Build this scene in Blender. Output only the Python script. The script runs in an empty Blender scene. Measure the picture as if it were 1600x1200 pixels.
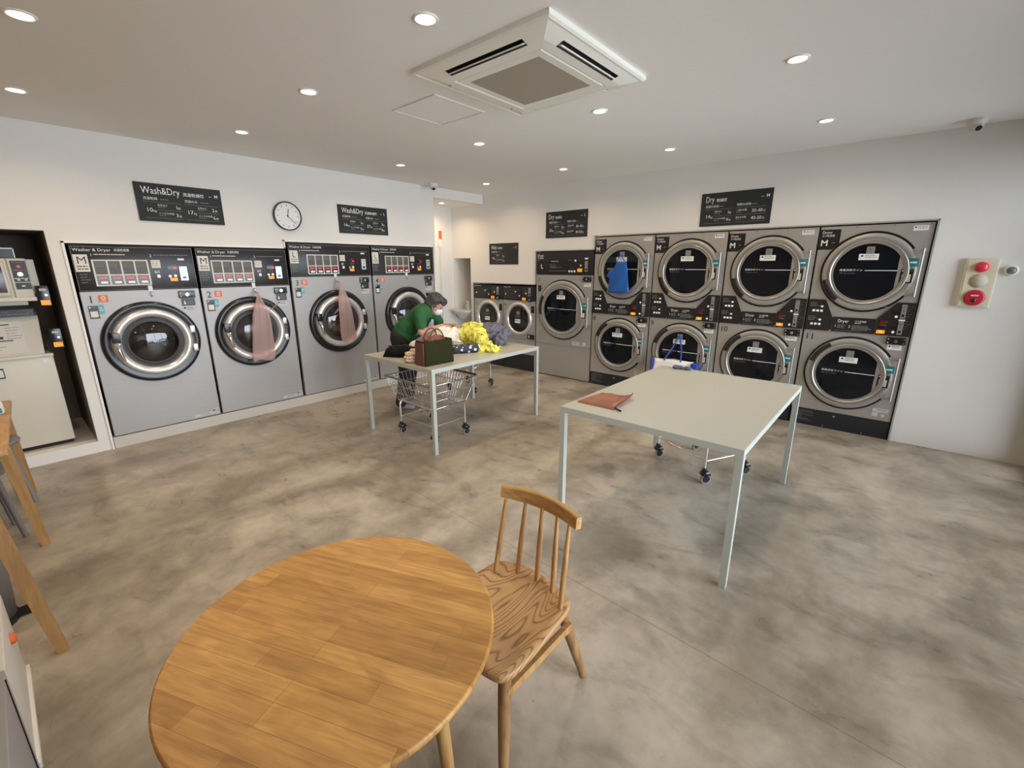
import bpy, bmesh, math, random
from math import sin, cos, pi, radians
from mathutils import Vector, Matrix, noise
random.seed(7)
S = bpy.context.scene
C = S.collection

# ------------------------------------------------------------------ camera
cam_d = bpy.data.cameras.new('camera'); cam = bpy.data.objects.new('camera', cam_d); C.objects.link(cam)
cam_d.sensor_width = 36; cam_d.lens = 694.16 / 1600 * 36; cam_d.clip_start = 0.02
r_ = Vector((0.7566, 0.6538, -0.0013)); f_ = Vector((-0.6317, 0.7309, -0.2583))
f_.normalize(); u_ = r_.cross(f_).normalized(); r_ = f_.cross(u_).normalized()
cam.matrix_world = Matrix(((r_.x, u_.x, -f_.x, 0), (r_.y, u_.y, -f_.y, 0), (r_.z, u_.z, -f_.z, 1.62), (0, 0, 0, 1)))
S.camera = cam
# ------------------------------------------------------------------ colour management, world, light
S.view_settings.view_transform = 'Standard'; S.view_settings.look = 'None'
S.view_settings.gamma = 1; S.view_settings.use_curve_mapping = False
S.view_settings.exposure = -0.66
S.cycles.use_denoising = True
S.cycles.max_bounces = 9; S.cycles.diffuse_bounces = 5; S.cycles.transparent_max_bounces = 16
S.cycles.caustics_reflective = False; S.cycles.caustics_refractive = False
S.cycles.sample_clamp_indirect = 6
W = bpy.data.worlds.new('daylight'); S.world = W; W.use_nodes = True
W.node_tree.nodes['Background'].inputs[0].default_value = (0.82, 0.90, 1.0, 1)
W.node_tree.nodes['Background'].inputs[1].default_value = 15.5
LAMP_POWER = 7.6
LAMP_COL = (1.0, 0.76, 0.50)
WX, DY, CEIL = -5.232, 5.352, 2.68          # washer wall plane, dryer wall plane, ceiling height
RX = 1.04                                    # window wall plane
BY = -2.6                                    # wall behind the camera
def portal(name, loc, size_x, size_y, rot):
    l = bpy.data.lights.new(name, 'AREA'); l.shape = 'RECTANGLE'; l.size = size_x; l.size_y = size_y
    l.cycles.is_portal = True
    o = bpy.data.objects.new(name, l); C.objects.link(o); o.location = loc; o.rotation_euler = rot
    return o
portal('window_portal', (RX + 0.10, 2.85, 1.25), 2.36, 4.9, (0, radians(90), 0))

# ------------------------------------------------------------------ materials
MATS = {}
def mat(name, col, rough=0.5, metal=0.0, spec=0.5, emit=None, es=0.0, alpha=1.0, trans=0.0, bump=None, coat=0.0, sheen=0.0, var=None):
    if name in MATS: return MATS[name]
    m = bpy.data.materials.new(name); m.use_nodes = True; nt = m.node_tree; b = nt.nodes['Principled BSDF']
    b.inputs['Base Color'].default_value = (*col, 1); b.inputs['Roughness'].default_value = rough
    b.inputs['Metallic'].default_value = metal; b.inputs['Specular IOR Level'].default_value = spec
    b.inputs['Coat Weight'].default_value = coat; b.inputs['Alpha'].default_value = alpha
    b.inputs['Transmission Weight'].default_value = trans; b.inputs['Sheen Weight'].default_value = sheen
    if emit: b.inputs['Emission Color'].default_value = (*emit, 1); b.inputs['Emission Strength'].default_value = es
    L = nt.links
    tc = nt.nodes.new('ShaderNodeTexCoord')
    if bump:
        n = nt.nodes.new('ShaderNodeTexNoise'); n.inputs['Scale'].default_value = bump[0]; n.inputs['Detail'].default_value = 3
        bp = nt.nodes.new('ShaderNodeBump'); bp.inputs['Strength'].default_value = bump[1]; bp.inputs['Distance'].default_value = bump[2]
        L.new(tc.outputs['Object'], n.inputs['Vector']); L.new(n.outputs['Fac'], bp.inputs['Height']); L.new(bp.outputs[0], b.inputs['Normal'])
    if var:   # (scale, col2)
        n = nt.nodes.new('ShaderNodeTexNoise'); n.inputs['Scale'].default_value = var[0]; n.inputs['Detail'].default_value = 4
        mx = nt.nodes.new('ShaderNodeMix'); mx.data_type = 'RGBA'; mx.inputs[6].default_value = (*col, 1); mx.inputs[7].default_value = (*var[1], 1)
        rr = nt.nodes.new('ShaderNodeMapRange'); rr.inputs[1].default_value = .42; rr.inputs[2].default_value = .6
        L.new(tc.outputs['Object'], n.inputs['Vector']); L.new(n.outputs['Fac'], rr.inputs[0]); L.new(rr.outputs[0], mx.inputs[0]); L.new(mx.outputs[2], b.inputs['Base Color'])
    MATS[name] = m
    return m
class N:                                    # small node helper
    def __init__(s, m): s.nt = m.node_tree
    def n(s, t, **kw):
        nd = s.nt.nodes.new(t)
        for k, v in kw.items(): setattr(nd, k, v)
        return nd
    def l(s, a, b): s.nt.links.new(a, b)
    def ramp(s, fac, stops, interp='LINEAR'):
        r = s.n('ShaderNodeValToRGB'); e = r.color_ramp.elements
        e.remove(e[1]); e[0].position = stops[0][0]; e[0].color = (*stops[0][1], 1)
        for p, c in stops[1:]: x = e.new(p); x.color = (*c, 1)
        r.color_ramp.interpolation = interp; s.l(fac, r.inputs[0]); return r.outputs[0]
    def mix(s, fac, a, b, bt='MIX'):
        m = s.n('ShaderNodeMix', data_type='RGBA', blend_type=bt)
        for sock, v in ((m.inputs[0], fac), (m.inputs[6], a), (m.inputs[7], b)):
            if hasattr(v, 'is_linked'): s.l(v, sock)
            elif isinstance(v, tuple): sock.default_value = (*v, 1)
            else: sock.default_value = v
        return m.outputs[2]
    def noise(s, vec, scale, detail=4, rough=.5, dist=0.0):
        n = s.n('ShaderNodeTexNoise'); n.inputs['Scale'].default_value = scale; n.inputs['Detail'].default_value = detail
        n.inputs['Roughness'].default_value = rough; n.inputs['Distortion'].default_value = dist
        s.l(vec, n.inputs['Vector']); return n.outputs['Fac']
    def mapping(s, vec, rot=0, sc=(1, 1, 1), loc=(0, 0, 0)):
        m = s.n('ShaderNodeMapping'); m.inputs['Rotation'].default_value = (0, 0, rot); m.inputs['Scale'].default_value = sc; m.inputs['Location'].default_value = loc
        s.l(vec, m.inputs['Vector']); return m.outputs[0]
    def math(s, op, a, b=0.0, c=0.0):
        m = s.n('ShaderNodeMath', operation=op)
        for i, v in enumerate((a, b, c)):
            if hasattr(v, 'is_linked'): s.l(v, m.inputs[i])
            else: m.inputs[i].default_value = v
        return m.outputs[0]

# floor: polished, cloudy concrete
def floor_mat():
    m = bpy.data.materials.new('polished_concrete'); m.use_nodes = True; k = N(m); b = m.node_tree.nodes['Principled BSDF']
    tc = k.n('ShaderNodeTexCoord').outputs['Object']
    v1 = k.mapping(tc, radians(25), (1.5, .85, 1))
    n1 = k.noise(v1, 1.15, 6, .58, .35)
    v2 = k.mapping(tc, radians(-20), (1.0, 1.7, 1), (3, 1, 0))
    n2 = k.noise(v2, 2.6, 6, .6, .5)
    n3 = k.noise(tc, 14, 6, .65)
    c1 = k.ramp(n1, [(.20, (.19, .16, .12)), (.40, (.262, .224, .172)), (.50, (.37, .32, .255)), (.60, (.45, .395, .32)), (.80, (.56, .495, .405))], 'B_SPLINE')
    c2 = k.ramp(n2, [(.15, (.62, .61, .60)), (.40, (.80, .80, .80)), (.52, (1.0, 1.0, 1.0)), (.66, (1.22, 1.22, 1.22)), (.85, (1.35, 1.35, 1.35))], 'B_SPLINE')
    c = k.mix(1.0, c1, c2, 'MULTIPLY')
    c3 = k.ramp(n3, [(.3, (.88, .88, .88)), (.6, (1.05, 1.05, 1.05))])
    c = k.mix(1.0, c, c3, 'MULTIPLY')
    # saw-cut joint: y + .03 x = 1.70
    sx = k.n('ShaderNodeSeparateXYZ'); k.l(tc, sx.inputs[0])
    w = k.math('MULTIPLY', k.math('SUBTRACT', k.noise(tc, 3, 4), .5), .012)
    d = k.math('ABSOLUTE', k.math('ADD', k.math('ADD', k.math('MULTIPLY_ADD', sx.outputs[0], .035, sx.outputs[1]), -1.70), w))
    ln = k.math('LESS_THAN', d, .0025)
    ln = k.math('MULTIPLY', ln, .55)
    c = k.mix(ln, c, (.10, .085, .07))
    spk = k.math('GREATER_THAN', k.noise(tc, 55, 2), .77)
    c = k.mix(k.math('MULTIPLY', spk, .6), c, (.12, .1, .08))
    k.l(c, b.inputs['Base Color'])
    rr = k.ramp(n2, [(.3, (.24,) * 3), (.7, (.42,) * 3)]); k.l(rr, b.inputs['Roughness'])
    b.inputs['Specular IOR Level'].default_value = .42
    bp = k.n('ShaderNodeBump'); bp.inputs['Strength'].default_value = .12; bp.inputs['Distance'].default_value = .004
    k.l(k.noise(tc, 6, 5), bp.inputs['Height']); k.l(bp.outputs[0], b.inputs['Normal'])
    return m
def stave_mat():
    m = bpy.data.materials.new('oak_staves'); m.use_nodes = True; k = N(m); b = m.node_tree.nodes['Principled BSDF']
    tc = k.n('ShaderNodeTexCoord').outputs['Object']
    v = k.mapping(tc, radians(-23))
    br = k.n('ShaderNodeTexBrick'); k.l(v, br.inputs['Vector'])
    br.offset = .37; br.offset_frequency = 3; br.squash = 1.35; br.squash_frequency = 2
    br.inputs['Color1'].default_value = (.43, .215, .052, 1); br.inputs['Color2'].default_value = (.60, .335, .098, 1); br.inputs['Mortar'].default_value = (.33, .155, .04, 1)
    br.inputs['Scale'].default_value = 1; br.inputs['Mortar Size'].default_value = .0006; br.inputs['Brick Width'].default_value = .31; br.inputs['Row Height'].default_value = .056
    g = k.mapping(v, 0, (3.5, 60, 1))
    n = k.noise(g, 1.4, 6, .6, .6)
    gr = k.ramp(n, [(.3, (.80, .74, .68)), (.6, (1.08, 1.08, 1.08))])
    c = k.mix(1, br.outputs['Color'], gr, 'MULTIPLY')
    n2 = k.noise(k.mapping(v, 0, (2, 7, 1)), 2.5, 3, .5, 1.2)
    c = k.mix(1, c, k.ramp(n2, [(.35, (.84, .80, .76)), (.6, (1.05, 1.05, 1.05))]), 'MULTIPLY')
    k.l(c, b.inputs['Base Color']); b.inputs['Roughness'].default_value = .42; b.inputs['Specular IOR Level'].default_value = .4
    return m
def ash_mat(name='ash_seat', rot=0.0, base=((.20, .095, .036), (.44, .25, .105)), scale=20, stretch=(1, .22, 1)):
    m = bpy.data.materials.new(name); m.use_nodes = True; k = N(m); b = m.node_tree.nodes['Principled BSDF']
    tc = k.n('ShaderNodeTexCoord').outputs['Object']
    v = k.mapping(tc, rot, stretch)
    nz = k.noise(v, 4.2, 2, .45, .35)
    bands = k.math('FRACT', k.math('MULTIPLY', nz, scale * 3.0))
    pp = k.math('ABSOLUTE', k.math('SUBTRACT', bands, .5))
    fine = k.noise(k.mapping(tc, rot, (90, 6, 20)), 1.5, 4, .6)
    f = k.math('MULTIPLY_ADD', fine, .35, k.math('MULTIPLY', pp, 1.35))
    c = k.ramp(f, [(.18, base[0]), (.42, base[1]), (.8, tuple(x * 1.12 for x in base[1]))])
    k.l(c, b.inputs['Base Color']); b.inputs['Roughness'].default_value = .45
    return m
def wood_mat(name, c0, c1, axis_scale=(20, 20, 2)):
    m = bpy.data.materials.new(name); m.use_nodes = True; k = N(m); b = m.node_tree.nodes['Principled BSDF']
    tc = k.n('ShaderNodeTexCoord').outputs['Object']
    n = k.noise(k.mapping(tc, .3, axis_scale), 2.0, 5, .6, .8)
    k.l(k.ramp(n, [(.35, c0), (.6, c1)]), b.inputs['Base Color']); b.inputs['Roughness'].default_value = .45
    return m
def brushed(name, col, rough=.38, metal=.75):
    m = bpy.data.materials.new(name); m.use_nodes = True; k = N(m); b = m.node_tree.nodes['Principled BSDF']
    tc = k.n('ShaderNodeTexCoord').outputs['Object']
    n = k.noise(k.mapping(tc, 0, (1.2, 1.2, 90)), 3, 3)
    k.l(k.ramp(n, [(.3, tuple(x * .95 for x in col)), (.7, tuple(min(1, x * 1.04) for x in col))]), b.inputs['Base Color'])
    b.inputs['Roughness'].default_value = rough; b.inputs['Metallic'].default_value = metal
    return m
def clear_glass(name, tint=(1, 1, 1), gloss=.08, rough=.0):
    m = bpy.data.materials.new(name); m.use_nodes = True; k = N(m); nt = m.node_tree
    for nd in list(nt.nodes):
        if nd.type == 'BSDF_PRINCIPLED': nt.nodes.remove(nd)
    out = [x for x in nt.nodes if x.type == 'OUTPUT_MATERIAL'][0]
    t = k.n('ShaderNodeBsdfTransparent'); t.inputs[0].default_value = (*tint, 1)
    g = k.n('ShaderNodeBsdfGlossy'); g.inputs['Roughness'].default_value = rough
    fr = k.n('ShaderNodeFresnel'); fr.inputs[0].default_value = 1.5
    fac = k.math('ADD', k.math('MULTIPLY', fr.outputs[0], 1.0), gloss)
    mx = k.n('ShaderNodeMixShader'); k.l(fac, mx.inputs[0]); k.l(t.outputs[0], mx.inputs[1]); k.l(g.outputs[0], mx.inputs[2]); k.l(mx.outputs[0], out.inputs[0])
    return m
def film_mat(name, col, opacity):
    m = bpy.data.materials.new(name); m.use_nodes = True; k = N(m); nt = m.node_tree
    b = nt.nodes['Principled BSDF']; out = [x for x in nt.nodes if x.type == 'OUTPUT_MATERIAL'][0]
    tc = k.n('ShaderNodeTexCoord').outputs['Object']
    b.inputs['Base Color'].default_value = (*col, 1); b.inputs['Roughness'].default_value = .3
    t = k.n('ShaderNodeBsdfTransparent'); t.inputs[0].default_value = (*[min(1, x * 1.25) for x in col], 1)
    mx = k.n('ShaderNodeMixShader'); mx.inputs[0].default_value = opacity
    tl = k.n('ShaderNodeBsdfTranslucent'); tl.inputs[0].default_value = (*col, 1)
    m2 = k.n('ShaderNodeMixShader'); m2.inputs[0].default_value = .3
    k.l(b.outputs[0], m2.inputs[1]); k.l(tl.outputs[0], m2.inputs[2])
    k.l(t.outputs[0], mx.inputs[1]); k.l(m2.outputs[0], mx.inputs[2]); k.l(mx.outputs[0], out.inputs[0])
    return m

wall_m = mat('wall_paint', (.77, .75, .715), .8, bump=(140, .35, .003))
ceil_m = mat('ceiling_paint', (.84, .82, .79), .85, bump=(160, .15, .002))
white_m = mat('white_trim', (.84, .83, .79), .45)
steelw_m = brushed('silver_body', (.385, .375, .37), .45, .30)
steeld_m = brushed('dryer_steel', (.46, .445, .42), .40, .55)
doorst_m = brushed('dryer_door_steel', (.40, .385, .355), .42, .45)
satin_m = mat('satin_ring', (.46, .45, .43), .30, .75)
chrome_m = mat('chrome', (.86, .85, .84), .12, 1.0)
silverp_m = mat('silver_plastic', (.70, .69, .68), .28, .6)
black_m = mat('black_plastic', (.012, .012, .013), .22)
blackmat_m = mat('black_matt', (.014, .014, .015), .55)
gap_m = mat('dark_gap', (.012, .010, .010), .7)
panel_m = mat('panel_charcoal', (.024, .022, .022), .25, spec=.3)
sign_m = mat('sign_charcoal', (.026, .029, .031), .6, spec=.25)
print_m = mat('white_print', (.80, .80, .78), .6)
grey_print = mat('grey_print', (.23, .23, .23), .6)
dim_print = mat('dim_print', (.10, .10, .10), .5)
card_m = mat('cream_card', (.72, .69, .61), .5)
ink_m = mat('black_ink', (.02, .02, .02), .5)
orange_m = mat('orange_label', (.74, .15, .04), .5)
amber_m = mat('amber_lit_label', (.95, .38, .02), .4, emit=(1, .36, .02), es=.45)
red_led = mat('red_display', (.45, .02, .03), .3, emit=(1, .04, .08), es=.55)
redd_m = mat('dark_red_window', (.16, .01, .015), .2)
wbtn_m = mat('white_button', (.86, .86, .84), .35, emit=(1, 1, 1), es=.12)
cyan_m = mat('cyan_label', (.10, .36, .46), .4)
teal_m = mat('teal_label', (.02, .20, .22), .4)
coin_m = mat('coin_plate', (.36, .36, .34), .35, .6)
dglass_m = mat('dark_door_glass', (.005, .007, .011), .05, spec=.35)
glass_m = clear_glass('clear_glass', (.94, .94, .93), .04)
wglass_m = clear_glass('washer_glass', (.52, .50, .49), .05)
winglass_m = clear_glass('window_glass', (.97, .98, .98), .0)
drum_m = mat('drum_steel', (.22, .21, .20), .35, .8)
rubber_m = mat('door_rubber', (.03, .028, .027), .5)
greylb = mat('grey_sticker', (.55, .55, .54), .5)
tabpaint = mat('pale_green_grey_paint', (.40, .415, .37), .42)
tabtop = mat('table_top_laminate', (.455, .445, .375), .30)

# ------------------------------------------------------------------ mesh builder
_TXT = {}
def text_mesh(s, size, bold=0.0):
    key = (s, bold)
    if key not in _TXT:
        c = bpy.data.curves.new('t', 'FONT'); c.body = s; c.size = 1; c.resolution_u = 2; c.offset = bold
        o = bpy.data.objects.new('t', c); C.objects.link(o)
        bpy.context.view_layer.update()
        me = bpy.data.meshes.new_from_object(o.evaluated_get(bpy.context.evaluated_depsgraph_get()))
        vs = [v.co.copy() for v in me.vertices]; fs = [list(p.vertices) for p in me.polygons]
        xs = [v.x for v in vs] or [0]
        _TXT[key] = (vs, fs, max(xs))
        bpy.data.objects.remove(o); bpy.data.curves.remove(c); bpy.data.meshes.remove(me)
    return _TXT[key]
class MB:
    def __init__(s): s.v = []; s.f = []; s.mats = []; s.fm = []; s.sm = []
    def mi(s, m):
        if m not in s.mats: s.mats.append(m)
        return s.mats.index(m)
    def add(s, vs, fs, m, smooth=False, T=None):
        b = len(s.v); i = s.mi(m)
        s.v += [(T @ Vector(v)) if T else Vector(v) for v in vs]
        for f in fs: s.f.append([b + q for q in f]); s.fm.append(i); s.sm.append(smooth)
        return s
    def box(s, x0, x1, y0, y1, z0, z1, m, T=None, bev=0):
        if x0 > x1: x0, x1 = x1, x0
        if y0 > y1: y0, y1 = y1, y0
        if z0 > z1: z0, z1 = z1, z0
        if bev:
            bm = bmesh.new(); bmesh.ops.create_cube(bm, size=1)
            for v in bm.verts: v.co = Vector(((x0 + x1) / 2 + v.co.x * (x1 - x0), (y0 + y1) / 2 + v.co.y * (y1 - y0), (z0 + z1) / 2 + v.co.z * (z1 - z0)))
            bmesh.ops.bevel(bm, geom=bm.edges[:], offset=bev, segments=3, profile=.5, affect='EDGES')
            bm.verts.ensure_lookup_table()
            s.add([v.co for v in bm.verts], [[v.index for v in f.verts] for f in bm.faces], m, True, T); bm.free()
            return s
        vs = [(x, y, z) for z in (z0, z1) for y in (y0, y1) for x in (x0, x1)]
        return s.add(vs, [(0, 2, 3, 1), (4, 5, 7, 6), (0, 1, 5, 4), (2, 6, 7, 3), (0, 4, 6, 2), (1, 3, 7, 5)], m, False, T)
    def cyl(s, p0, p1, r0, m, r1=None, seg=16, T=None, caps=True):
        r1 = r0 if r1 is None else r1
        p0, p1 = Vector(p0), Vector(p1); d = (p1 - p0).normalized()
        a = d.orthogonal().normalized(); b = d.cross(a)
        vs = [p + (a * cos(2 * pi * i / seg) + b * sin(2 * pi * i / seg)) * r for p, r in ((p0, r0), (p1, r1)) for i in range(seg)]
        s.add(vs, [(i, (i + 1) % seg, seg + (i + 1) % seg, seg + i) for i in range(seg)], m, True, T)
        if caps: s.add(vs, [list(range(seg))[::-1], list(range(seg, 2 * seg))], m, False, T)
        return s
    def tube(s, pts, r, m, seg=8, T=None, closed=False):
        pts = [Vector(p) for p in pts]; n = len(pts); rs = r if isinstance(r, (list, tuple)) else [r] * n
        vs = []; a = None
        for i, p in enumerate(pts):
            if closed: d = (pts[(i + 1) % n] - pts[i - 1]).normalized()
            else: d = (pts[min(i + 1, n - 1)] - pts[max(i - 1, 0)]).normalized()
            if a is None: a = d.orthogonal().normalized()
            a = (a - d * a.dot(d)).normalized(); b = d.cross(a)
            vs += [p + (a * cos(2 * pi * j / seg) + b * sin(2 * pi * j / seg)) * rs[i] for j in range(seg)]
        fs = [(i * seg + j, i * seg + (j + 1) % seg, (i + 1) % n * seg + (j + 1) % seg, (i + 1) % n * seg + j) for i in range(n if closed else n - 1) for j in range(seg)]
        s.add(vs, fs, m, True, T)
        if not closed: s.add(vs, [list(range(seg))[::-1], list(range((n - 1) * seg, n * seg))], m, False, T)
        return s
    def lathe(s, prof, m, c=(0, 0), seg=48, T=None, a0=0.0, a1=2 * pi, smooth=True):
        """profile of (radius, y) turned about the y axis through (c.x, c.z); y negative comes towards the viewer"""
        full = abs(a1 - a0 - 2 * pi) < 1e-6; k = seg if full else seg + 1; n = len(prof)
        vs = [(c[0] + r * cos(a0 + (a1 - a0) * i / seg), y, c[1] + r * sin(a0 + (a1 - a0) * i / seg)) for i in range(k) for r, y in prof]
        fs = [(i * n + j, i * n + j + 1, (i + 1) % k * n + j + 1, (i + 1) % k * n + j) for i in range(seg) for j in range(n - 1)]
        return s.add(vs, fs, m, smooth, T)
    def prism(s, poly, y0, y1, m, T=None):
        """poly in x,z; extruded along y"""
        n = len(poly); vs = [(x, y0, z) for x, z in poly] + [(x, y1, z) for x, z in poly]
        fs = [list(range(n)), list(range(n, 2 * n))[::-1]] + [(i, n + i, n + (i + 1) % n, (i + 1) % n) for i in range(n)]
        return s.add(vs, fs, m, False, T)
    def text(s, t, x, z, size, y, m, bold=0.0, align='l', T=None, w=None):
        vs, fs, mx = text_mesh(t, 1, bold)
        k = size; sx = size if w is None else w / max(mx, 1e-6)
        ox = x if align == 'l' else x - mx * sx / 2 if align == 'c' else x - mx * sx
        return s.add([(ox + v.x * sx, y, z + v.y * k) for v in vs], fs, m, False, T)
    def rect(s, x0, x1, z0, z1, y, m, th=.002, T=None): return s.box(x0, x1, y - th, y, z0, z1, m, T)
    def loft(s, rows, m, T=None, smooth=True, cap=True, closed=True):
        n = len(rows[0]); vs = [p for r in rows for p in r]
        e = n if closed else n - 1
        fs = [(i * n + j, i * n + (j + 1) % n, (i + 1) * n + (j + 1) % n, (i + 1) * n + j) for i in range(len(rows) - 1) for j in range(e)]
        if cap and closed: fs += [list(range(n))[::-1], list(range((len(rows) - 1) * n, len(rows) * n))]
        return s.add(vs, fs, m, smooth, T)
    def plate_hole(s, x0, x1, z0, z1, cx, cz, r, y, m, seg=64, T=None):
        cs = [math.atan2(z - cz, x - cx) for x in (x0, x1) for z in (z0, z1)]
        an = sorted(set([round(-pi + 2 * pi * i / seg, 5) for i in range(seg)] + [round(a, 5) for a in cs]))
        vs = []
        for a in an:
            dx, dz = cos(a), sin(a); t = 1e9
            if dx > 1e-6: t = min(t, (x1 - cx) / dx)
            if dx < -1e-6: t = min(t, (x0 - cx) / dx)
            if dz > 1e-6: t = min(t, (z1 - cz) / dz)
            if dz < -1e-6: t = min(t, (z0 - cz) / dz)
            vs += [(cx + dx * t, y, cz + dz * t), (cx + dx * r, y, cz + dz * r)]
        n = len(an)
        return s.add(vs, [(2 * i, 2 * i + 1, (2 * i + 3) % (2 * n), (2 * i + 2) % (2 * n)) for i in range(n)], m, False, T)
    def build(s, name, parent=None, label=None, recalc=True):
        me = bpy.data.meshes.new(name); me.from_pydata([tuple(v) for v in s.v], [], s.f)
        for m in s.mats: me.materials.append(m)
        me.polygons.foreach_set('material_index', s.fm); me.polygons.foreach_set('use_smooth', s.sm)
        if recalc:
            bm = bmesh.new(); bm.from_mesh(me)
            bmesh.ops.recalc_face_normals(bm, faces=bm.faces[:]); bm.to_mesh(me); bm.free()
        me.update(); o = bpy.data.objects.new(name, me); C.objects.link(o)
        if parent: o.parent = parent
        if label: o['label'] = label
        return o
def thing(name, label, cat, loc=(0, 0, 0), rotz=0.0, group=None):
    o = bpy.data.objects.new(name, None); C.objects.link(o); o.location = loc; o.rotation_euler = (0, 0, rotz)
    o.empty_display_size = .1
    o['label'] = label; o['category'] = cat
    if group: o['group'] = group
    return o
def tag(o, label, cat, group=None):
    o['label'] = label; o['category'] = cat
    if group: o['group'] = group
    return o
def struct(mb, name):
    o = mb.build(name); o['kind'] = 'structure'; return o
def lines(mb, x0, x1, z, n, dz, y, m, h=.004, ragged=.25, T=None):
    """rows of print too small to read, drawn as thin broken dashes"""
    rnd = random.Random(int(abs(x0 * 1000) + abs(z * 777)))
    for i in range(n):
        x = x0; e = x1 - (x1 - x0) * ragged * rnd.random()
        while x < e - .004:
            w = min(e - x, rnd.uniform(.012, .035)); mb.rect(x, x + w, z - i * dz - h, z - i * dz, y, m, .0008, T); x += w + .004

# ------------------------------------------------------------------ room shell
FL = floor_mat()
b = MB(); b.box(-6.6, RX + .2, BY - .1, 6.3, -.12, 0, FL); struct(b, 'floor')
b = MB()
b.box(-6.6, RX + .2, BY - .1, 6.3, CEIL, CEIL + .12, ceil_m)
struct(b, 'ceiling')
def wallX(b, x0, x1, y0, y1, z0, z1, m=wall_m): b.box(x0, x1, y0, y1, z0, z1, m)
# left wall, plane x = WX, with openings for the alcove machines and the four washers
b = MB(); x0 = WX - .10; x1 = WX
for y0, y1, z0, z1 in ((BY, -1.55, 0, CEIL), (-1.55, .385, 1.89, CEIL), (-1.55, .385, 0, .10), (.385, .480, 0, CEIL), (.480, 2.235, 1.80, CEIL),
                       (2.235, 4.315, 1.872, CEIL), (4.315, 4.360, 0, CEIL), (4.36, DY, 2.545, CEIL)):
    b.box(x0, x1, y0, y1, z0, z1, wall_m)
struct(b, 'wall_left')
b = MB(); b.box(x0, x1 + .006, .488, 4.312, 0, .104, mat('plinth', (.56, .53, .48), .7, bump=(30, .2, .002))); struct(b, 'trim_1')
# stepped lip around the washers
b = MB(); t = .014; q = WX + .016
for y0, y1, z0, z1 in ((.466, .482, .0, 1.814), (.466, 2.232, 1.800, 1.816), (2.218, 2.234, 1.800, 1.890), (2.218, 4.322, 1.874, 1.890), (4.312, 4.324, 0, 1.890)):
    b.box(WX - .02, q, y0, y1, z0, z1, white_m)
struct(b, 'trim_2')
# niche of the small coin machines
nich = mat('niche_brown', (.20, .17, .14), .6)
b = MB()
b.box(-6.25, WX - .10, .385, .42, .0, 1.95, nich); b.box(-6.30, -6.25, -1.60, .42, 0, 1.95, nich); b.box(-6.25, WX - .10, -1.60, -1.55, 0, 1.95, nich)
b.box(-6.25, WX - .10, -1.55, .385, 1.89, 1.95, nich); b.box(-6.25, WX - .10, -1.55, .385, 0, .10, mat('niche_floor', (.48, .46, .42), .7))
b.box(WX - .10, WX - .002, .383, .3851, .10, 1.89, nich)
struct(b, 'wall_niche')
# alcove beside washer 4
AX = -5.975
b = MB()
b.box(AX - .1, AX, 4.318, DY, 0, 2.545, wall_m); b.box(AX, WX - .10, 4.318, 4.36, 0, 2.545, wall_m)
struct(b, 'wall_alcove')
b = MB(); b.box(AX - .1, WX - .10, 4.30, DY, 2.545, 2.60, ceil_m); struct(b, 'ceiling_alcove')
# dryer wall, plane y = DY, with openings
b = MB(); y0 = DY; y1 = DY + .10
for xa, xb, za, zb in ((AX - .1, -5.945, 0, CEIL), (-5.945, -5.535, 1.735, CEIL), (-5.945, -5.535, 0, .10), (-5.535, -5.462, 0, CEIL), (-5.462, -4.150, 1.335, CEIL),
                       (-4.150, -3.172, 1.812, CEIL), (-3.172, .125, 1.980, CEIL), (.125, RX + .2, 0, CEIL)):
    b.box(xa, xb, y0, y1, za, zb, wall_m)
struct(b, 'wall_right')
b = MB()
b.box(-6.02, -5.945, DY + .1, 5.95, 0, 1.80, wall_m); b.box(-5.535, -5.50, DY + .1, 5.95, 0, 1.80, wall_m); b.box(-6.02, -5.50, 5.90, 5.95, 0, 1.80, wall_m); b.box(-5.945, -5.535, DY + .1, 5.9, 1.735, 1.80, wall_m)
struct(b, 'wall_basin_niche')
gm = mat('grey_metal_edge', (.42, .41, .385), .4, .3)
b = MB(); q = DY - .016
for xa, xb, za, zb in ((-5.474, -5.462, .0, 1.345), (-5.474, -4.146, 1.335, 1.347), (-4.158, -4.146, 1.335, 1.822), (-4.158, -3.168, 1.812, 1.824),
                       (-3.180, -3.168, 1.812, 1.992), (-3.180, .135, 1.980, 1.992), (.122, .135, 0, 1.992)):
    b.box(xa, xb, q, DY + .02, za, zb, gm)
struct(b, 'trim_3')
# window wall (x = RX) and the wall behind
alu = mat('dark_window_frame', (.05, .05, .055), .4, .5)
b = MB(); b.box(RX, RX + .12, BY, 5.46, 2.46, CEIL, wall_m); b.box(RX, RX + .12, 5.30, DY, 0, 2.46, alu); b.box(RX, RX + .12, BY, .40, 0, 2.46, wall_m)
struct(b, 'wall_window_side')
b = MB()
for yy in (.40, 2.02, 3.63, 5.24): b.box(RX, RX + .06, yy, yy + .06, .0, 2.46, alu)
b.box(RX, RX + .06, .40, 5.30, 0, .06, alu); b.box(RX, RX + .06, .40, 5.30, 2.40, 2.46, alu)
o = b.build('window_1'); o['kind'] = 'structure'
b = MB()
for yy in (.46, 2.08, 3.69): b.add([(RX + .028, yy, .06), (RX + .028, yy + 1.55, .06), (RX + .028, yy + 1.55, 2.40), (RX + .028, yy, 2.40)], [(0, 1, 2, 3)], winglass_m)
g = b.build('glass_pane', o)
b = MB(); b.box(-5.4, RX + .12, BY - .1, BY, 0, CEIL, mat('rear_wall_paint', (.66, .60, .50), .8)); struct(b, 'wall_rear')
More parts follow.
